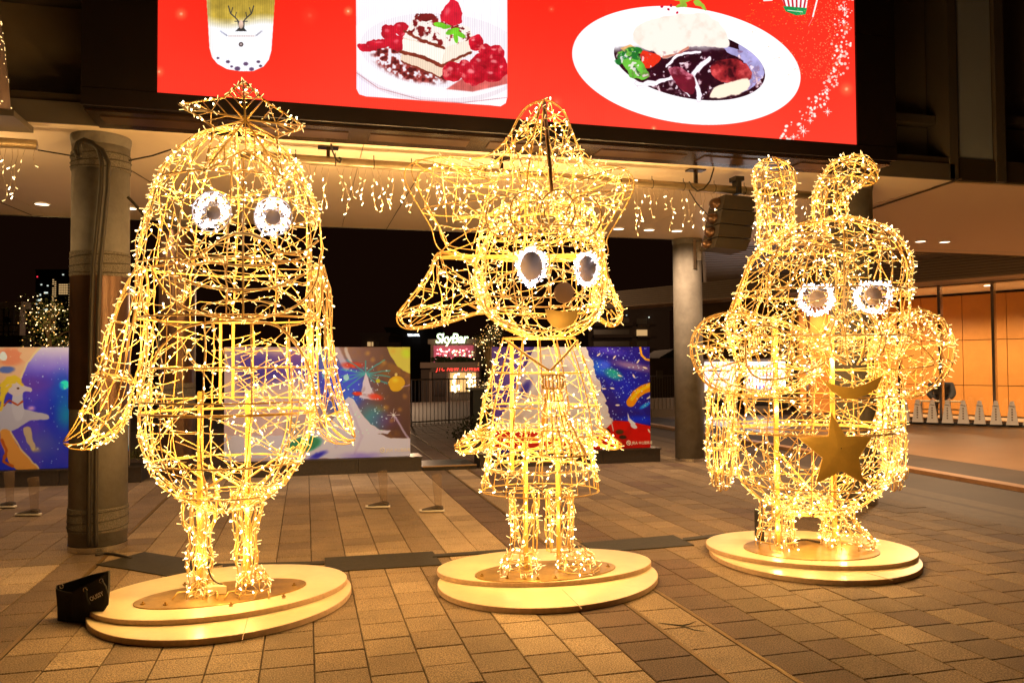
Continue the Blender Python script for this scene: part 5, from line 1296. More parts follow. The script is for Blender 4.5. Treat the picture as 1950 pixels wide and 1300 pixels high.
class Fig:
    def __init__(s, px, py, z, label, seed):
        s.O = onZ(px, py, z); s.D = proj(s.O)[2]; s.sc = s.D / F_PX; s.z = z
        s.root = root('light_sculpture', label, 'light sculpture', s.O, 'wire sculptures covered in warm light strings')
        s.r = random.Random(seed); s.parts = []
    def P(s, px, py, d=0.0):
        """point where the photo shows (px,py) on the vertical plane d behind the figure's axis; local coordinates"""
        q = ray(px, py); k = ((s.O + HF * d - C0) @ HF) / (q @ HF); return C0 + q * k - s.O
    def curve(s, pts, d=0.0, n=6, closed=False):
        """smooth curve through photo points; d may be a list"""
        dd = d if isinstance(d, (list, tuple)) else [d] * len(pts)
        Q = [s.P(a, b, e) for (a, b), e in zip(pts, dd)]
        return catmull(Q, n, closed)
    def lamp(s, px, py, d, p=1.0, col=(1.0, 0.57, 0.17)):
        L_ = add_light('string_light_lamp', 'POINT', s.P(px, py, d) + s.O, P_FIG * p, col, s.root, shadow_soft_size=0.03)
        return L_

class Loft:
    """tube-like shell through sections (px, py, half width px, depth ratio, depth offset)"""
    def __init__(s, fig, secs, upright=True, n=64):
        s.fig = fig; rows = []
        for q in secs:
            px, py, hw, ra = q[:4]; d = q[4] if len(q) > 4 else 0.0
            C = fig.P(px, py, d); sc = fig.sc * (1 + d / fig.D); rows.append(np.concatenate([C, [hw * sc, hw * sc * ra]]))
        T = np.array(catmull(rows, 10)); T[:, 3:] = np.maximum(T[:, 3:], .004)
        seg = np.linalg.norm(np.diff(T[:, :3], axis=0), axis=1) + np.abs(np.diff(T[:, 3])) * .7; s.L = np.concatenate([[0], np.cumsum(seg)]); s.len = s.L[-1]
        u = np.linspace(0, s.len, n); s.T = np.stack([np.interp(u, s.L, T[:, k]) for k in range(5)], 1); s.n = n
        if upright: s.N1 = np.repeat(HR[None], n, 0)
        else:
            t = np.gradient(s.T[:, :3], axis=0); t -= np.outer(t @ HF, HF); t /= np.maximum(np.linalg.norm(t, axis=1, keepdims=True), 1e-9); s.N1 = np.cross(t, HF)
        w = s.T[:, 3] + s.T[:, 4] + .02; s.cdf = np.cumsum(w) / w.sum()
        s.area = s.len * 2 * PI * float(np.mean(s.T[:, 3:].mean(1)))
    def ev(s, u, th):
        x = min(max(u, 0), 1) * (s.n - 1); i = min(int(x), s.n - 2); f_ = x - i; T = s.T[i] * (1 - f_) + s.T[i + 1] * f_; N1 = s.N1[i] * (1 - f_) + s.N1[i + 1] * f_
        e = N1 * math.sin(th); g = -HF * math.cos(th); return T[:3] + e * T[3] + g * T[4]
    def normal(s, u, th):
        x = min(max(u, 0), 1) * (s.n - 1); i = min(int(x), s.n - 2); T = s.T[i]; return unit(s.N1[i] * math.sin(th) / max(T[3], .02) - HF * math.cos(th) / max(T[4], .02))
    def rnd(s, r): return float(np.interp(r.random(), s.cdf, np.linspace(0, 1, s.n))), r.uniform(0, 2 * PI)
    period = 2 * PI
    def hoop(s, u, n=40, a0=0, a1=2 * PI):
        full = abs(a1 - a0 - 2 * PI) < .01; A = np.linspace(a0, a1, n, endpoint=not full); return [s.ev(u, a) for a in A], full
    def rib(s, th, u0=0, u1=1, n=34): return [s.ev(u, th) for u in np.linspace(u0, u1, n)], False

class Pillow:
    """cushion-like shell inside a closed outline drawn on the photo; th runs front -> rim -> back"""
    def __init__(s, fig, pts, cx, cy_, thick, d=0.0, flat=1.0):
        s.fig = fig; s.E = np.array(catmull([fig.P(a, b, d) for a, b in pts], 8, True)); s.C = fig.P(cx, cy_, d); s.th = thick; s.n = len(s.E)
        s.area = 2.6 * PI * float(np.mean(np.linalg.norm(s.E - s.C, axis=1))) ** 2
    period = 2 * PI
    def ev(s, u, th):
        # u in 0..1 : 0 front centre, .5 rim, 1 back centre ; th around the outline
        x = (th / (2 * PI)) % 1 * s.n; i = int(x) % s.n; f_ = x - int(x); E = s.E[i] * (1 - f_) + s.E[(i + 1) % s.n] * f_
        ph = (u - .5) * PI; return s.C + (E - s.C) * abs(math.cos(ph)) ** .6 + HF * s.th * math.sin(ph)
    def normal(s, u, th):
        x = int((th / (2 * PI)) % 1 * s.n) % s.n; ph = (u - .5) * PI; return unit(unit(s.E[x] - s.C) * math.cos(ph) + HF * math.sin(ph))
    straight = True
    def rnd(s, r):
        q = math.sqrt(r.random()) ** (1 / .6); ph = math.acos(min(1, q)) * r.choice([-1, 1]); return .5 + ph / PI, r.uniform(0, 2 * PI)
    def hoop(s, u, n=None, a0=0, a1=2 * PI): return [s.ev(u, a) for a in np.linspace(0, 2 * PI, s.n, endpoint=False)], True
    def rib(s, th, u0=0, u1=1, n=20): return [s.ev(u, th) for u in np.linspace(u0, u1, n)], False

class Part:
    def __init__(s, fig, name, label=None, wire=None):
        s.fig = fig; s.name = name; s.label = label; s.main = MB(); s.cab = MB(); s.bul = MB(); s.subs = []; fig.parts.append(s); s.wire = wire or M['wire']; s.bmats = [M['bulb'], M['hot']]
    def w(s, pts, r=.006, closed=False, n=5): s.main.tube(pts, r * .76, n, closed)
    def sub(s, name, pts, r=.006, closed=False, n=5, mm=None): m_ = MB(); m_.tube(pts, r * .72, n, closed); s.subs.append((name, m_, mm or s.wire))
    def shell(s, sh, hoops=(), ribs=0, rh=.008, rr=.0055, u0=0, u1=1, off=0.0, dens=70, diag=5, lights=True, edge=()):
        for u in hoops: p, c = sh.hoop(u); s.sub('hoop', p, rh, c)
        for u in edge: p, c = sh.hoop(u); s.w(p, rh * 1.2, c)
        for k in range(ribs): p, c = sh.rib(2 * PI * k / ribs + off, u0, u1); s.sub('rib', p, rr, c)
        r = s.fig.r
        if lights:
            for u in hoops:
                if r.random() < .8: s.along(sh.hoop(u)[0], .07)
            for k in range(ribs):
                if r.random() < .55: s.along(sh.rib(2 * PI * k / ribs + off, u0, u1)[0], .085)
        nd = int(diag * 0.7 * sh.area)
        for _ in range(nd):        # thin crossing wires
            a = sh.rnd(r); b = None
            for _t in range(12):
                q = sh.rnd(r); dth = (q[1] - a[1] + PI) % (2 * PI) - PI; st_ = getattr(sh, 'straight', False)
                d_ = np.linalg.norm(sh.ev(q[0], q[1]) - sh.ev(*a))
                if .25 < d_ < .9 and (abs(dth) < 1.6 or st_): b = (q[0], a[1] + dth); break
            if b and st_: s.cab.tube([sh.ev(*a), sh.ev(*b)], .0028, 3, cap=False)
            elif b: s.cab.tube([sh.ev(a[0] * (1 - t) + b[0] * t, a[1] * (1 - t) + b[1] * t) for t in np.linspace(0, 1, 7)], .0028, 3, cap=False)
        if lights: s.strings(sh, dens)
    def strings(s, sh, dens, step=.068, hop=(.14, .46), u0=0, u1=1):
        r = s.fig.r; nb = int(sh.area * dens * 1.6); cur = sh.rnd(r); made = 0; NA = np.zeros((4000, 3)); nn_ = 0; pts = [sh.ev(*cur)]; acc = 0.0
        while made < nb:
            best = None; bs = -1
            for _t in range(22):
                q = sh.rnd(r)
                if not (u0 <= q[0] <= u1): continue
                dth = (q[1] - cur[1] + PI) % (2 * PI) - PI; d_ = np.linalg.norm(sh.ev(*q) - sh.ev(*cur))
                if hop[0] < d_ < hop[1] and (abs(dth) < 1.3 or getattr(sh, 'straight', False)):
                    c_ = (sh.ev(*q) + sh.ev(*cur)) / 2; sc_ = float(((NA[:nn_] - c_) ** 2).sum(1).min()) if nn_ else 1
                    if sc_ > bs: bs = sc_; best = (q[0], cur[1] + dth, d_, c_)
            if best is None:
                s.cab.tube(pts, .0034, 3, cap=False); cur = sh.rnd(r); pts = [sh.ev(*cur)]; made += 1; continue
            NA[nn_ % 4000] = best[3]; nn_ = min(nn_ + 1, 3999); k = max(2, int(best[2] / step)); sag = r.uniform(-.02, .02)
            for i in range(1, k + 1):
                t = i / k; u = cur[0] * (1 - t) + best[0] * t; th = cur[1] * (1 - t) + best[1] * t; p = sh.ev(u, th) if not getattr(sh, 'straight', False) else sh.ev(cur[0], cur[1]) * (1 - t) + sh.ev(best[0], best[1]) * t; nn = sh.normal(u, th); p = p + nn * (sag * math.sin(PI * t)) + np.array([r.uniform(-.006, .006) for _ in range(3)]); pts.append(p)
                if r.random() < .92: s.bulb(p, nn); made += 1
            cur = (best[0], best[1] % (2 * PI))
        if len(pts) > 1: s.cab.tube(pts, .0034, 3, cap=False)
    def bulb(s, p, nn, size=1.0):
        r = s.fig.r; e = unit(nn * .7 + np.array([r.gauss(0, 1), r.gauss(0, 1), r.gauss(0, 1)]) * .9); h = r.random() < .20
        s.bul.tube([p, p + e * (.034 if not h else .022) * size], [.0022 * size, (.0027 if not h else .0056) * size], 4, mi=1 if h else 0)
    def along(s, pts, step=.055, size=1.0):
        """light string wound along a feature wire"""
        P = np.array(pts); L_ = np.concatenate([[0], np.cumsum(np.linalg.norm(np.diff(P, axis=0), axis=1))]); n = int(L_[-1] / step); r = s.fig.r; o = []
        for k in range(n):
            q = np.array([np.interp((k + .5) * step, L_, P[:, i]) for i in range(3)]) + np.array([r.uniform(-.012, .012) for _ in range(3)]); o.append(q); s.bulb(q, unit([r.gauss(0, 1), -1, r.gauss(0, 1)]), size)
        if len(o) > 1: s.cab.tube(o, .004, 4, cap=False)
    def finish(s):
        if not s.main.v and s.subs: nm, m0, mm0 = s.subs.pop(0); s.main = m0
        o = s.main.build(s.name, s.wire, s.fig.root, smooth=True)
        if s.label: o['label'] = s.label
        for nm, m_, mm in s.subs: m_.build(nm, mm, o, smooth=True)
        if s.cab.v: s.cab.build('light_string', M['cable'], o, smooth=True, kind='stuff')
        if s.bul.v: s.bul.build('led_bulbs', s.bmats, o, kind='stuff')

def base_plate(fig, ell, z, bolts):
    P = img_ellipse(*ell, Z=z + .008); c = sum(P) / len(P); b = MB(); n = len(P); V = [c + (p - c) * f_ + np.array([0, 0, dz]) - fig.O for f_, dz in ((1, -.008), (1, -.001), (.995, 0)) for p in P]
    b.add(V, [(j * n + k, j * n + (k + 1) % n, (j + 1) * n + (k + 1) % n, (j + 1) * n + k) for j in range(2) for k in range(n)] + [tuple(2 * n + k for k in range(n))]); o = b.build('base_plate', M['bronze'], fig.root)
    for (x, y) in bolts: q = onZ(x, y, z + .008) - fig.O; h = MB(); h.lathe(q, [(.016, 0), (.016, .008), (.007, .009), (.007, .02)], 6); h.build('bolt', M['bronze'], o)
def bar(fig, name, px, y0, y1, w, d):
    a, b = fig.P(px, y0, d), fig.P(px, y1, d); a[0] = b[0] = (a[0] + b[0]) / 2; a[1] = b[1] = (a[1] + b[1]) / 2; b[2] = max(b[2], .012)
    m_ = MB(); m_.box((a + b) / 2, (w, w, a[2] - b[2]), rz=-YAW); m_.build(name, M['pole'], fig.root)

def eye(fig, cx, cy_, rx, ry, d, prx, pry, pcx=0, pcy=0, ring=True, inner=None, flat_top=False, nled=130, label=None):
    p = Part(fig, 'eye', label, M['white_cord']); p.bmats = [M['white_led'], M['white_led']]
    def E(ax, ay, k, dd=d):
        y = ay * math.sin(k)
        if flat_top: y = max(y, -ay * .62)
        return fig.P(cx + ax * math.cos(k), cy_ + y, dd)
    A = np.linspace(0, 2 * PI, 36, endpoint=False)
    p.w([E(rx, ry, a) for a in A], .0075, True, 6)
    if ring: p.sub('inner_ring', [E(rx * .80, ry * .80, a, d + .02) for a in A], .004, True)
    dsk = MB(); O_ = [fig.P(cx + pcx + prx * math.cos(a), cy_ + pcy + pry * math.sin(a), d - .03) for a in A]; dsk.prism(O_[::-1], HF * .012); p.subs.append(('pupil', dsk, M['pupil']))
    r = fig.r
    for _ in range(nled):
        k = r.uniform(0, 2 * PI); f_ = r.uniform(.55 if ring else .80, .92 if ring else 1.1)
        q = fig.P(cx + rx * f_ * math.cos(k), cy_ + max(ry * f_ * math.sin(k), -ry * .62 if flat_top else -1e9), d + r.uniform(-.02, .03))
        e = unit(np.array([r.gauss(0, 1), r.gauss(0, 1), r.gauss(0, 1)])); p.bul.tube([q, q + e * .028], [.003, .0048], 4)
    cord = []
    for i in range(40): k = i * 2.4; f_ = .62 if i % 2 else .9; cord.append(fig.P(cx + rx * f_ * math.cos(k), cy_ + max(ry * f_ * math.sin(k), -ry * .62 if flat_top else -1e9), d + .02))
    m_ = MB(); m_.tube(cord, .0028, 4); p.subs.append(('white_string', m_, M['white_cord']))
    for a in (.6, 2.5): p.sub('eye_strut', [fig.P(cx + rx * math.cos(a), cy_ + ry * math.sin(a), d), fig.P(cx + rx * 1.5 * math.cos(a), cy_ + ry * 1.2 * math.sin(a), d + .15)], .004)
    fig.lamp(cx, cy_, d - .32, .035, (.8, .82, 1.0))
    return p

# ---------------------------------------------------------------- 1: bird with a star on its head
def bird():
    f = Fig(425, 1125, HP, 'left wire sculpture glowing gold: tall bird with hanging wings, round eyes and a star hat', 21)
    base_plate(f, (418, 1129, 165, -20, 21), HP, [(272, 1150), (315, 1151), (560, 1114), (380, 1112), (540, 1136), (352, 1113), (440, 1151)])
    head = Loft(f, [(450, 246, 6, .9), (449, 256, 56, .9), (448, 285, 98, .9), (447, 330, 131, .9), (447, 390, 155, .9), (444, 450, 165, .9), (440, 520, 171, .88), (438, 580, 170, .86), (438, 612, 165, .86)])
    h = Part(f, 'head_frame'); h.shell(head, (.42, .78), 12, off=.26, dens=92, diag=6, edge=(.99,))
    for q in ([(290, 508), (340, 500), (380, 487), (426, 452), (463, 444), (500, 455), (530, 480), (575, 480), (606, 458)], [(287, 508), (310, 548), (350, 584), (400, 601), (463, 607), (520, 600), (570, 578), (600, 540), (611, 485)],
              [(318, 520), (390, 545), (463, 552), (530, 545), (598, 512)], [(345, 506), (400, 500), (463, 506), (540, 500), (590, 486)]):
        d = [-.50 + .38 * ((x - 450) / 165) ** 2 - (.09 if abs(x - 460) < 60 else 0) for x, y in q]; c = f.curve(q, d); h.w(c, .0115); h.along(c, .075)
    c = [f.P(463 + 80 * math.cos(a), 588 + 17 * math.sin(a), -.55) for a in np.linspace(0, 2 * PI, 30, endpoint=False)]; h.w(c, .005, True); h.along(c, .06)
    for cx in (424, 500): h.w([f.P(cx + 14 * math.cos(a), 592 + 11 * math.sin(a), -.56) for a in np.linspace(0, 2 * PI, 16, endpoint=False)], .004, True)
    for q in ([(262, 520), (266, 560), (275, 592), (305, 612), (345, 622)], [(612, 540), (611, 575), (600, 600), (575, 615), (538, 622)]):
        d = [-.50 + .45 * min(1, abs((x - 445) / 172)) ** 2 for x, y in q]; h.w(f.curve(q, d), .010)
    h.w(f.curve([(464, 300), (464, 380), (463, 450), (463, 520), (463, 604)], [-.40, -.5, -.58, -.60, -.60]), .0085)
    body = Loft(f, [(440, 612, 150, .86), (440, 680, 152, .86), (438, 770, 160, .86), (434, 830, 156, .86), (432, 880, 140, .86), (430, 920, 112, .86), (430, 948, 78, .86), (430, 966, 40, .86), (430, 976, 6, .86)])
    b = Part(f, 'body_frame'); b.shell(body, (.19, .60, .80), 12, off=0.0, dens=92, diag=6)
    hp, _ = body.hoop(.375); b.w(hp, .014, True, 6)
    hp = [f.P(435 + 163 * math.cos(a), 770, 0) + HF * (.55 * math.sin(a)) + UP * .03 for a in np.linspace(0, 2 * PI, 40, endpoint=False)]; b.w(hp, .009, True, 6)
    q = [(286, 775), (288, 720), (302, 668), (345, 627), (395, 614), (440, 611), (490, 613), (535, 625), (578, 678), (596, 728), (601, 772)]; c = f.curve(q, [-.05, -.2, -.32, -.42, -.48, -.5, -.48, -.4, -.28, -.14, -.05]); b.w(c, .012, n=6); b.along(c, .09)
    for nm, secs, sd in (('arm', [(270, 505, 8, .8), (262, 545, 22, .8), (246, 620, 34, .8), (232, 690, 40, .75), (216, 750, 44, .7), (190, 800, 42, .7), (160, 828, 30, .7), (134, 840, 15, .7), (122, 842, 4, .7)], 1), ('arm', [(606, 500, 6, .8), (609, 540, 16, .8), (611, 610, 20, .8), (612, 680, 24, .8), (617, 740, 30, .75), (630, 790, 34, .7), (650, 820, 28, .7), (668, 832, 14, .7), (676, 834, 4, .7)], 2)):
        a = Loft(f, secs, upright=False); p = Part(f, nm); p.shell(a, (.30, .55, .78), 6, rh=.006, rr=.007, off=.5, dens=110, diag=6)
    for nm, secs in (('leg', [(381, 935, 30, .9), (380, 965, 33, .9), (379, 995, 30, .9), (381, 1012, 20, .9), (381, 1040, 19, .9), (380, 1055, 25, .9), (378, 1075, 25, .9), (378, 1095, 19, .9), (378, 1120, 17, .9)]), ('leg', [(470, 930, 31, .9), (472, 955, 31, .9), (470, 985, 26, .9), (469, 1002, 18, .9), (470, 1035, 18, .9), (470, 1052, 22, .9), (470, 1070, 21, .9), (470, 1090, 17, .9), (470, 1110, 16, .9)])):
        a = Loft(f, secs); p = Part(f, nm); p.shell(a, (.05, .40, .68, .97), 8, rh=.006, rr=.0055, dens=150, diag=6)
    for cx, cy_ in ((386, 1134), (482, 1114)):      # domed feet with claws
        p = Part(f, 'foot'); dome = Loft(f, [(cx, cy_ - 30, 6, 1, -.02), (cx, cy_ - 24, 20, 1.1, -.04), (cx, cy_ - 10, 29, 1.3, -.06), (cx, cy_ + 6, 32, 1.4, -.06)]); p.shell(dome, (.6,), 8, rh=.005, rr=.005, dens=120, diag=4, edge=(.99,))
        for a in (-.8, -.25, .3, .85): q = f.P(cx + 32 * math.sin(a), cy_ + 6, -.1); q[2] = .03; p.w([q, q + HR * .07 * math.sin(a) - HF * .10 + UP * .02, q + HR * .09 * math.sin(a) - HF * .15 - UP * .012], .008)
    bar(f, 'support_bar', 381, 745, 1132, .032, .02); bar(f, 'support_bar', 472, 745, 1116, .032, .02); bar(f, 'support_bar', 444, 612, 760, .017, .30); bar(f, 'support_bar', 420, 600, 770, .017, .35)
    # braces between the bars
    b.w([f.P(384, 935), f.P(472, 880), f.P(472, 935), f.P(384, 880)], .012); b.w([f.P(384, 910), f.P(300, 850)], .01); b.w([f.P(472, 910), f.P(560, 850)], .01)
    # star hat, a faceted five-pointed star leaning on the brow
    st = Part(f, 'star_ornament'); tips = [(463, 153, -.02), (580, 240, -.28), (538, 340, -.58), (388, 328, -.60), (341, 198, -.30)]; inn = [(502, 190, -.16), (526, 262, -.42), (468, 284, -.60), (408, 243, -.44), (427, 186, -.16)]
    T = [f.P(*t) for t in tips]; I = [f.P(*t) for t in inn]; Ct = f.P(467, 228, -.62); Cb = f.P(467, 232, -.20); ring = []
    for k in range(5): ring += [T[k], I[k]]
    st.w(ring + [ring[0]], .011)
    for q_ in range(10): st.along([ring[q_], ring[(q_ + 1) % 10]], .05)
    for q in T: st.sub('ridge', [Ct, q], .0095)
    for q in I: st.sub('valley', [Ct, q], .005); st.sub('back_strut', [Cb, q], .005)
    for k in range(5):
        for s_ in (I[k], I[k - 1]):
            for t in (.25, .5, .75): st.sub('chevron', [Ct * (1 - t) + T[k] * t, s_ * (1 - t) + T[k] * t],   .0058)
            for t in (.35, .65, .9):
                a, c = Ct * (1 - t) + T[k] * t, s_ * (1 - t) + T[k] * t
                for w_ in (.2, .6, .95):
                    if f.r.random() < .9: st.bulb(a * (1 - w_) + c * w_, -HF)
            st.cab.tube([s_ * .9 + T[k] * .1, Ct * .5 + T[k] * .5, s_ * .3 + T[k] * .7, Ct * .1 + T[k] * .9], .004, 4)
    eye(f, 403, 403, 37, 38, -.54, 13, 13, 4, 3, label='round lit eye, left one of the pair'); eye(f, 520, 412, 36, 37, -.54, 14, 14, 0, 2, label='round lit eye, right one of the pair')
    ct = MB(); ct.tube(f.curve([(396, 1080), (402, 1098), (412, 1108), (424, 1112)], -.05), .006, 5); ct.build('power_lead', M['conduit'], f.root, smooth=True)
    pc = MB(); q = f.P(412, 1124, -.05); q[2] = .012
    pc.prism([q + HR * a + HF * b_ for a, b_ in ((-.05, .12), (.09, -.05), (-.06, -.07))], UP * .05); pc.build('junction_box', M['ply_top'], f.root)
    for p in f.parts: p.finish()
    for x, y, d, w in ((449, 300, 0, 1), (380, 380, .2, .9), (520, 380, .2, .9), (360, 480, -.1, 1), (530, 480, -.1, 1), (445, 560, .1, 1.1), (360, 660, .1, 1), (520, 660, .1, 1), (440, 730, -.2, 1), (350, 820, 0, 1), (520, 820, 0, 1), (435, 890, -.1, 1.2), (240, 650, 0, .5), (205, 780, 0, .5), (165, 838, -.12, .3), (612, 660, 0, .4), (640, 815, -.12, .3), (380, 980, 0, .28), (380, 1065, -.1, .25), (470, 970, 0, .28), (470, 1050, -.1, .25), (425, 1075, -.34, .38), (467, 215, -.42, .35), (425, 240, -.85, .14), (515, 250, -.85, .14), (450, 640, -1.0, .22), (430, 850, -.95, .22)):
        f.lamp(x, y, d, w)
bird()

# ---------------------------------------------------------------- 2: girl with star shaped hair
def star_girl():
    f = Fig(1038, 1084, HP2, 'middle wire sculpture glowing gold: figure with star shaped hair, drooping ears, dress and bell tie', 22)
    base_plate(f, (1038, 1086, 134, -8, 19), HP2, [(918, 1096), (966, 1100), (1024, 1102), (1058, 1100), (1130, 1090), (1158, 1078), (1000, 1102)])
    hair = Pillow(f, [(1036, 190), (1004, 202), (985, 226), (966, 262), (935, 292), (900, 303), (850, 300), (800, 305), (774, 320), (772, 345), (792, 385), (820, 432), (842, 478), (930, 492), (1030, 498), (1148, 490), (1156, 455), (1176, 420), (1202, 372), (1207, 345), (1192, 324), (1160, 320), (1128, 322), (1112, 300), (1094, 262), (1080, 222), (1062, 200)], 1020, 392, .34, .05)
    h = Part(f, 'hair_frame'); h.shell(hair, (.34, .66), 0, rh=.005, dens=92, diag=7, edge=(.5,))
    for k in (.0, .115, .27, .385, .445, .555, .665, .74, .90): p_, _ = hair.rib(2 * PI * k, .05, .95); h.sub('rib', p_, .006)
    h.w(f.curve([(1030, 196), (1018, 250), (1008, 310), (1002, 368), (1000, 440), (998, 520)], [.05, -.05, -.1, -.12, -.1, 0]), .012, n=6)
    pm = MB(); pm.tube([f.P(1036, 196, -.02), f.P(1044, 280, -.24), f.P(1051, 366, -.36)], .017, 6); h.subs.append(('front_post', pm, mat('dark_gold_bar', (.22, .13, .05), .4, .4)))
    hb = MB(); hb.box((f.P(838, 484, .05) + f.P(1150, 494, .05)) / 2, (np.linalg.norm(f.P(838, 484, .05) - f.P(1150, 494, .05)), .03, .03), rz=-YAW); h.subs.append(('cross_bar', hb, M['pole']))
    for cx, cy_, d in ((958, 412, -.34), (1004, 404, -.42), (1062, 402, -.42), (1112, 412, -.36)):
        c = [f.P(cx + 33 * math.cos(a), cy_ + 40 * math.sin(a), d) for a in np.linspace(0, 2 * PI, 26, endpoint=False)]; m_ = MB(); m_.tube(c, .0056, 5, True); h.subs.append(('curl', m_, M['wire'])); h.along(c, .085)
    for sd, out, c, d in ((0, [(838, 480), (816, 518), (786, 560), (760, 592), (756, 612), (770, 625), (800, 626), (850, 616), (900, 600), (936, 590), (925, 545), (908, 500)], (858, 560), .02), (1, [(1148, 484), (1156, 520), (1172, 560), (1185, 592), (1183, 612), (1166, 622), (1145, 612), (1128, 590), (1134, 535)], (1156, 570), .05)):
        e = Pillow(f, out, *c, .15, d); p = Part(f, 'ear'); p.shell(e, (.35, .65), 7, rh=.0045, rr=.0045, u0=.08, u1=.92, dens=90, diag=6, edge=(.5,))
        p.w([q + HF * .03 for q in e.hoop(.5)[0]], .006, True)
    head = Loft(f, [(1030, 385, 30, .8), (1030, 400, 90, .8), (1029, 440, 115, .85), (1028, 490, 124, .88), (1028, 540, 126, .88), (1032, 585, 118, .86), (1038, 618, 90, .84), (1042, 638, 55, .8), (1043, 646, 20, .8)])
    p = Part(f, 'head_frame'); p.shell(head, (.30, .70), 12, off=.1, dens=100, diag=7, rh=.007); c = [f.P(1030 + 126 * math.cos(a), 525 + 118 * math.sin(a), -.02) for a in np.linspace(0, 2 * PI, 48, endpoint=False)]; p.w(c, .012, True, 6); p.along(c, .045)
    c = [f.P(1034 + 112 * math.cos(a), 570 + 60 * math.sin(a), -.30 - .12 * (1 - abs(math.cos(a)))) for a in np.linspace(0, 2 * PI, 48, endpoint=False)]; p.w(c, .007, True); p.along(c, .07)
    p.w(f.curve([(900, 560), (960, 565), (1040, 566), (1110, 566), (1150, 556)], [-.1, -.38, -.46, -.4, -.1]), .006); p.w(f.curve([(930, 585), (1000, 602), (1060, 606), (1120, 596)], [-.25, -.4, -.44, -.3]), .006)
    eye(f, 1012, 507, 26, 34, -.47, 21, 27, 0, -1, ring=False, nled=150, label='left eye, grey oval ringed by white lights'); eye(f, 1118, 512, 21, 31, -.40, 16, 25, 0, 0, ring=False, nled=140, label='right eye, grey oval ringed by white lights')
    n_ = MB(); n_.prism([f.P(1074 + 19 * math.cos(a), 557 + 20 * math.sin(a), -.56) for a in np.linspace(2 * PI, 0, 30, endpoint=False)], HF * .02); n_.build('nose', mat('dull_gold', (.38, .20, .08), .45, .3), f.root)
    n_ = MB(); n_.tube([f.P(1074, 575, -.55), f.P(1074, 592, -.55)], .006, 6); n_.build('nose_stem', M['gold_plate'], f.root)
    mo = [(1038, 588), (1054, 591), (1074, 593), (1090, 592), (1101, 590), (1099, 604), (1092, 615), (1080, 623), (1066, 626), (1053, 622), (1043, 610)]; m_ = MB(); m_.prism([f.P(a, b, -.52) for a, b in mo][::-1], HF * .012); m_.build('mouth', M['gold_plate'], f.root)
    cape = Loft(f, [(1026, 644, 70, .8), (1028, 700, 91, .8), (1029, 760, 108, .8), (1028, 826, 122, .8)]); d = Part(f, 'dress_frame'); d.shell(cape, (.38, .72), 14, rh=.0065, rr=.007, dens=58, diag=4, edge=(.0, .995))
    for q in ([(965, 648), (1000, 674), (1046, 706)], [(1100, 648), (1076, 676), (1048, 706)]): c = f.curve(q, [-.30, -.40, -.46]); d.w(c, .013, n=6)
    skirt = Loft(f, [(1030, 800, 90, .8), (1030, 850, 98, .8), (1030, 895, 106, .8), (1029, 934, 112, .8)]); d2 = Part(f, 'skirt_frame'); d2.shell(skirt, (.35, .66), 20, rh=.0055, rr=.0055, dens=105, diag=4, edge=(.995,))
    d2.w([f.P(905, 824, .1), f.P(985, 858, .1), f.P(1075, 850, .1)], .012); d2.w([f.P(985, 880), f.P(1075, 850)], .012); d2.w([f.P(985, 850), f.P(1075, 882)], .012); d2.along(skirt.hoop(.66)[0], .05); d2.along(skirt.hoop(.45)[0], .05)
    for secs in ([(940, 822, 20, 1), (915, 836, 21, .9), (895, 845, 17, .9), (878, 850, 12, .9), (866, 852, 5, .9)], [(1126, 820, 18, 1), (1145, 832, 17, .9), (1160, 842, 13, .9), (1174, 847, 9, .9), (1184, 848, 4, .9)]):
        a = Loft(f, [(*q, -.12) for q in secs], upright=False); p = Part(f, 'arm'); p.shell(a, (.3, .6, .85), 8, rh=.005, rr=.006, dens=230, diag=6)
    tie = Loft(f, [(1052, 713, 19, .8, -.53), (1053, 738, 20, .8, -.52), (1053, 742, 15, .8, -.52), (1057, 780, 21, .8, -.54), (1063, 820, 31, .8, -.56), (1070, 856, 42, .8, -.56), (1073, 866, 46, .8, -.56)]); p = Part(f, 'bell_tie'); p.shell(tie, (.16, .32, .5, .68), 16, rh=.007, rr=.0062, dens=150, diag=0, edge=(0, .17, .995)); [p.w(tie.rib(a_)[0], .009) for a_ in (-1.5, 1.5)]
    for secs in ([(998, 932, 27, .9), (998, 990, 26, .9), (997, 1050, 25, .9)], [(1065, 932, 26, .9), (1065, 990, 25, .9), (1066, 1048, 25, .9)]):
        a = Loft(f, secs); p = Part(f, 'leg'); p.shell(a, (.02, .45, .98), 8, rh=.006, rr=.0065, dens=150, diag=6)
    for secs in ([(992, 1046, 22, 1, -.03), (990, 1062, 31, 1.2, -.07), (989, 1085, 36, 1.3, -.09), (989, 1098, 36, 1.3, -.09)], [(1088, 1044, 24, 1, 0), (1096, 1056, 33, 1, -.02), (1100, 1072, 38, 1.1, -.04), (1102, 1086, 40, 1.1, -.05)]):
        a = Loft(f, secs); p = Part(f, 'shoe'); p.shell(a, (.35, .65), 10, rh=.005, rr=.005, dens=130, diag=5, edge=(.99,)); p.w([q + UP * .02 for q in a.hoop(.99)[0]], .007, True)
    bar(f, 'support_bar', 1001, 845, 1085, .034, .02); bar(f, 'support_bar', 1063, 845, 1078, .034, .02); bar(f, 'support_bar', 975, 650, 900, .03, .12)
    ct = MB(); ct.tube(f.curve([(1006, 1058), (1014, 1070), (1026, 1078), (1040, 1076)], -.08), .007, 5); ct.build('power_lead', M['white_cord'], f.root, smooth=True)
    for p in f.parts: p.finish()
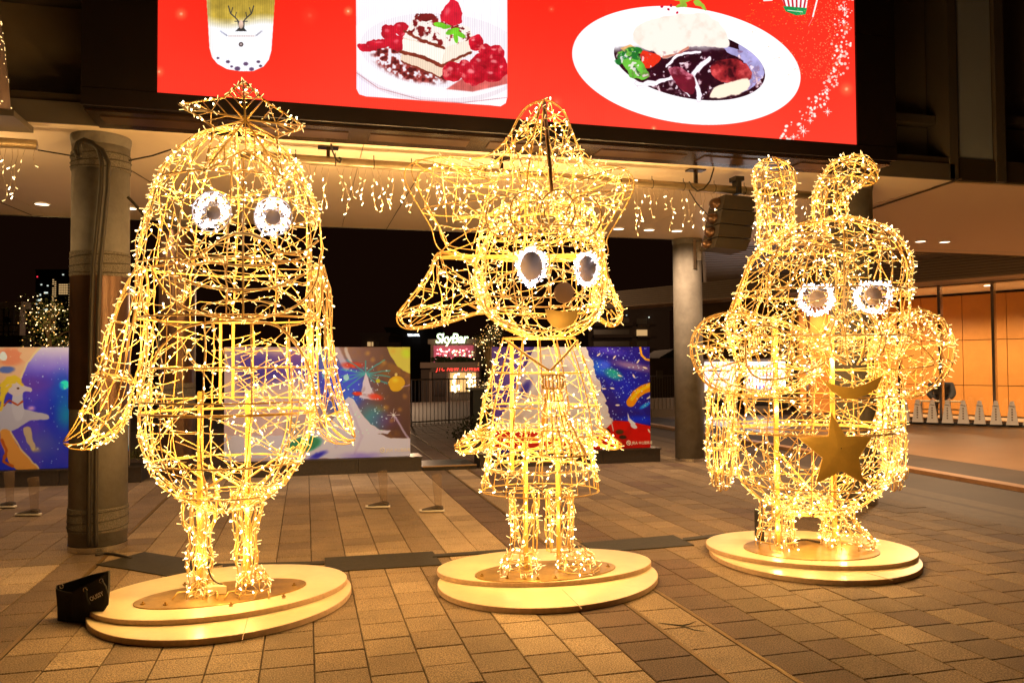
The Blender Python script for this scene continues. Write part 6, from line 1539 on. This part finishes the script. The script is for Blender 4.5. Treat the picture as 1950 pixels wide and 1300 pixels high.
    for x, y, d, w in ((1036, 260, 0, .6), (850, 360, 0, .8), (940, 360, 0, .8), (1040, 360, 0, .9), (1150, 370, 0, .7), (880, 440, 0, .7), (960, 440, -.2, .9), (1090, 440, -.2, .9), (970, 540, -.1, 1), (1090, 560, -.1, 1), (1035, 600, -.1, 1), (840, 570, 0, .6), (1158, 575, 0, .4), (1025, 680, -.05, .9), (1000, 760, -.1, 1), (1075, 780, -.1, .9), (1060, 770, -.55, .25), (1066, 840, -.56, .25), (960, 840, 0, .8), (1095, 850, 0, .8), (1030, 900, -.1, 1), (998, 985, 0, .35), (1065, 985, 0, .35), (1028, 1030, -.32, .38), (892, 850, -.25, .25), (1168, 848, -.25, .25), (1070, 600, -.95, .16), (1000, 900, -.8, .2)):
        f.lamp(x, y, d, w * .92)
star_girl()

# ---------------------------------------------------------------- 3: rabbit eared figure with moustache
def rabbit():
    f = Fig(1545, 1040, HP3, 'right wire sculpture glowing gold: stout figure with rabbit ears, moustache, smile and a gold star', 23)
    base_plate(f, (1546, 1045, 130, 6, 20), HP3, [])
    body = Loft(f, [(1552, 700, 132, .8), (1550, 750, 148, .85), (1548, 810, 154, .85), (1548, 865, 152, .85), (1547, 912, 136, .85), (1546, 945, 108, .85), (1546, 965, 72, .85), (1546, 978, 34, .85), (1546, 982, 6, .85)])
    b = Part(f, 'body_frame'); b.shell(body, (.16, .62, .80), 12, off=.2, dens=88, diag=9, rh=.009); b.w(body.hoop(.335)[0], .014, True, 6); b.w(body.hoop(.31)[0], .009, True, 6); b.along(body.hoop(.8)[0], .05); b.along(body.hoop(.33)[0], .07)
    for q in ([(1400, 790), (1440, 850), (1500, 880), (1560, 850)], [(1430, 930), (1480, 880), (1540, 900), (1600, 960)], [(1500, 760), (1530, 800), (1500, 860), (1440, 900)]): c = f.curve(q, -.48); b.w(c, .006)
    head = Loft(f, [(1590, 415, 10, .8), (1590, 424, 66, .8), (1586, 450, 116, .8), (1578, 490, 146, .8), (1570, 540, 158, .8), (1556, 590, 166, .8), (1552, 640, 166, .8), (1552, 690, 146, .8)])
    h = Part(f, 'head_frame'); h.shell(head, (.35, .62, .85), 12, off=0, dens=95, diag=8)
    h.w(f.curve([(1388, 612), (1410, 545), (1440, 480), (1500, 440), (1560, 422), (1630, 424), (1690, 450), (1724, 492), (1728, 530), (1716, 560), (1718, 610)], -.05), .012, n=6)
    for q in ([(1463, 600), (1462, 540), (1474, 490), (1502, 452), (1540, 440), (1572, 458), (1590, 510), (1592, 590)], [(1607, 590), (1612, 520), (1632, 472), (1668, 444), (1704, 462), (1722, 510), (1708, 570)], [(1445, 520), (1500, 470), (1560, 468), (1607, 480), (1640, 476), (1700, 455)], [(1455, 580), (1500, 540), (1546, 466)], [(1546, 466), (1554, 500), (1555, 535)], [(1684, 452), (1674, 500), (1664, 532)]):
        c = f.curve(q, [-.30 - .14 * math.sin(PI * i / (len(q) - 1)) for i in range(len(q))]); h.w(c, .0075); h.along(c, .14)
    h.w(f.curve([(1607, 424), (1608, 500), (1606, 600)], [-.3, -.42, -.46]), .009)
    for secs, nm in (([(1474, 480, 32, .9), (1476, 440, 33, .9), (1478, 405, 33, .9), (1476, 375, 34, .9), (1473, 350, 40, .95), (1470, 328, 38, .95), (1469, 310, 26, .9), (1469, 300, 6, .9)], 'left'), ([(1586, 440, 34, .9), (1581, 410, 32, .9), (1582, 380, 31, .9), (1592, 355, 33, .9), (1606, 338, 35, .95), (1626, 328, 34, .95), (1645, 330, 28, .9), (1658, 340, 20, .9), (1668, 348, 4, .9)], 'right')):
        a = Loft(f, secs, upright=False); p = Part(f, 'rabbit_ear', 'straight ear with a round tip' if nm == 'left' else 'ear bent over to the right'); p.shell(a, (.12, .28, .44, .58, .72, .86), 8, rh=.0055, rr=.0055, dens=140, diag=5)
    for out, c, d in (([(1540, 636), (1490, 614), (1440, 600), (1390, 594), (1345, 606), (1320, 636), (1315, 672), (1328, 708), (1352, 736), (1400, 752), (1450, 756), (1500, 746), (1540, 726), (1568, 694)], (1440, 672), -.14), ([(1680, 622), (1706, 600), (1740, 588), (1776, 600), (1800, 628), (1808, 662), (1800, 698), (1778, 732), (1740, 754), (1700, 756), (1668, 740), (1660, 680)], (1735, 668), -.10)):
        e = Pillow(f, out, *c, .30, d); p = Part(f, 'cheek'); p.shell(e, (.26, .38, .62), 10, rh=.006, rr=.006, u0=.06, u1=.94, dens=110, diag=9, edge=(.5,)); p.w([q - HF * .04 for q in e.hoop(.47)[0]], .007, True)
    p = Part(f, 'moustache'); c = f.curve([(1420, 650), (1432, 626), (1462, 620), (1510, 634), (1560, 636), (1592, 612), (1606, 640), (1592, 672), (1550, 702), (1500, 718), (1452, 722), (1424, 700)], -.50, 8, True); p.w(c, .010, True, 6); p.along(c, .06)
    c2 = f.curve([(1424, 665), (1480, 660), (1540, 656), (1598, 636)], -.53); p.sub('strand', c2, .005); c2 = f.curve([(1440, 705), (1500, 682), (1560, 664), (1600, 650)], -.53); p.sub('strand', c2, .005); c = f.curve([(1660, 660), (1690, 640), (1730, 640), (1780, 690), (1740, 700), (1690, 700)], -.44, 8, True); p.sub('strand', c, .007)
    nose = Loft(f, [(1628, 592, 6, .8, -.52), (1628, 602, 34, .8, -.52), (1628, 625, 52, .8, -.54), (1628, 650, 56, .8, -.54), (1627, 678, 44, .8, -.52), (1627, 694, 16, .8, -.50)]); p = Part(f, 'nose_frame'); p.shell(nose, (.5,), 10, rh=.007, rr=.008, dens=100, diag=5)
    eye(f, 1554, 567, 32, 33, -.50, 16, 16, 3, 2, ring=False, flat_top=True, nled=190, label='left half round eye full of white lights'); eye(f, 1663, 562, 34, 35, -.48, 17, 17, 0, 2, ring=False, flat_top=True, nled=190, label='right half round eye full of white lights')
    mo = [(1562, 720), (1582, 730), (1604, 736), (1626, 737), (1650, 730), (1682, 714), (1670, 740), (1650, 752), (1626, 759), (1602, 757), (1584, 745)]; m_ = MB(); m_.prism([f.P(a, b_, -.74) for a, b_ in mo][::-1], HF * .012); m_.build('mouth', M['gold_plate'], f.root)
    tp = [(1582, 784), (1661, 831), (1645, 921), (1553, 921), (1519, 833)]; inn = [(1610, 830), (1636, 871), (1603, 897), (1567, 872), (1578, 831)]; m_ = MB(); C_ = f.P(1597, 856, -.665); rim = []
    for k in range(5): rim += [f.P(*tp[k], -.66), f.P(*inn[k], -.66)]
    V = rim + [C_] + [q + HF * .012 for q in rim]; fs = [(10, (k + 1) % 10, k) for k in range(10)] + [(k, (k + 1) % 10, 11 + (k + 1) % 10, 11 + k) for k in range(10)] + [tuple(11 + k for k in range(10))]; m_.add(V, fs); o = m_.build('star_plate', M['gold_plate'], f.root); m2 = MB(); m2.lathe(f.P(1602, 854, -.68), [(.006, 0), (.004, .006)], 8); m2.build('rivet', M['steel'], o)
    for q in ([(1570, 790), (1560, 775), (1590, 765), (1660, 768), (1700, 800)],): b.w(f.curve(q, -.5), .007)
    for secs in ([(1392, 690, 26, .9), (1376, 740, 27, .9), (1372, 800, 27, .9), (1371, 850, 26, .9), (1372, 890, 23, .9), (1374, 905, 18, .9)], [(1694, 700, 22, .9), (1699, 750, 22, .9), (1700, 800, 24, .9), (1701, 850, 24, .9), (1704, 890, 20, .9), (1705, 902, 15, .9)]):
        a = Loft(f, [(*q, -.05) for q in secs]); p = Part(f, 'arm'); p.shell(a, (.25, .5, .75, .97), 8, rh=.0055, rr=.006, dens=150, diag=6); x0 = secs[-1][0]
        for k, (dx, ln) in enumerate(((-13, 26), (-3, 33), (8, 31), (17, 14))):
            fg = Loft(f, [(x0 + dx, 890, 7, 1, -.08), (x0 + dx, 890 + ln * .7, 7, 1, -.10), (x0 + dx, 892 + ln * 1.15, 5, 1, -.10), (x0 + dx, 896 + ln * 1.2, 1, 1, -.10)]); m_ = MB()
            for q in range(5): m_.tube(fg.rib(2 * PI * q / 5, n=10)[0], .004, 4)
            p.subs.append(('finger', m_, M['wire'])); p.strings(fg, 260, hop=(.03, .2))
    for secs in ([(1482, 955, 34, .9), (1480, 985, 31, .9), (1478, 1010, 32, .95), (1477, 1030, 36, 1.1), (1478, 1046, 37, 1.2)], [(1592, 955, 34, .9), (1596, 985, 30, .9), (1604, 1006, 38, 1.0), (1614, 1026, 47, 1.0), (1614, 1047, 46, 1.0)]):
        a = Loft(f, secs); p = Part(f, 'leg'); p.shell(a, (.3, .55, .8), 10, rh=.0055, rr=.006, dens=150, diag=6, edge=(.99,))
    bar(f, 'support_bar', 1478, 600, 1040, .034, .02); bar(f, 'support_bar', 1586, 600, 1040, .034, .02); b.w([f.P(1482, 980), f.P(1586, 860), f.P(1586, 980), f.P(1482, 860)], .013); b.w([f.P(1395, 700, .1), f.P(1700, 706, .1)], .012)
    bx = MB(); q = f.P(1446, 1000, .12); bx.box(q, (.05, .12, .26), rz=-YAW); bx.build('transformer_box', M['black'], f.root)
    ct = MB(); ct.tube(f.curve([(1500, 1032), (1530, 1027), (1562, 1032)], .1), .010, 5); ct.build('power_lead', M['conduit'], f.root, smooth=True)
    for p in f.parts: p.finish()
    for x, y, d, w in ((1470, 335, 0, .45), (1476, 420, 0, .45), (1625, 335, 0, .4), (1583, 395, 0, .4), (1510, 480, 0, .9), (1640, 480, 0, .9), (1480, 570, 0, 1), (1600, 560, 0, 1), (1380, 670, -.1, .8), (1480, 660, -.2, .9), (1600, 690, -.1, 1), (1740, 670, -.05, .8), (1630, 650, -.5, .3), (1480, 780, 0, 1), (1620, 780, 0, 1), (1548, 840, -.1, 1.2), (1470, 890, 0, 1), (1620, 890, 0, 1), (1545, 940, -.1, 1.1), (1372, 780, -.05, .5), (1372, 880, -.05, .5), (1700, 780, -.05, .5), (1703, 880, -.05, .5), (1480, 1005, 0, .3), (1604, 1010, 0, .3), (1540, 1000, -.3, .4), (1610, 700, -1.05, .2), (1590, 830, -1.1, .22), (1560, 560, -.95, .12)):
        f.lamp(x, y, d, w)
rabbit()
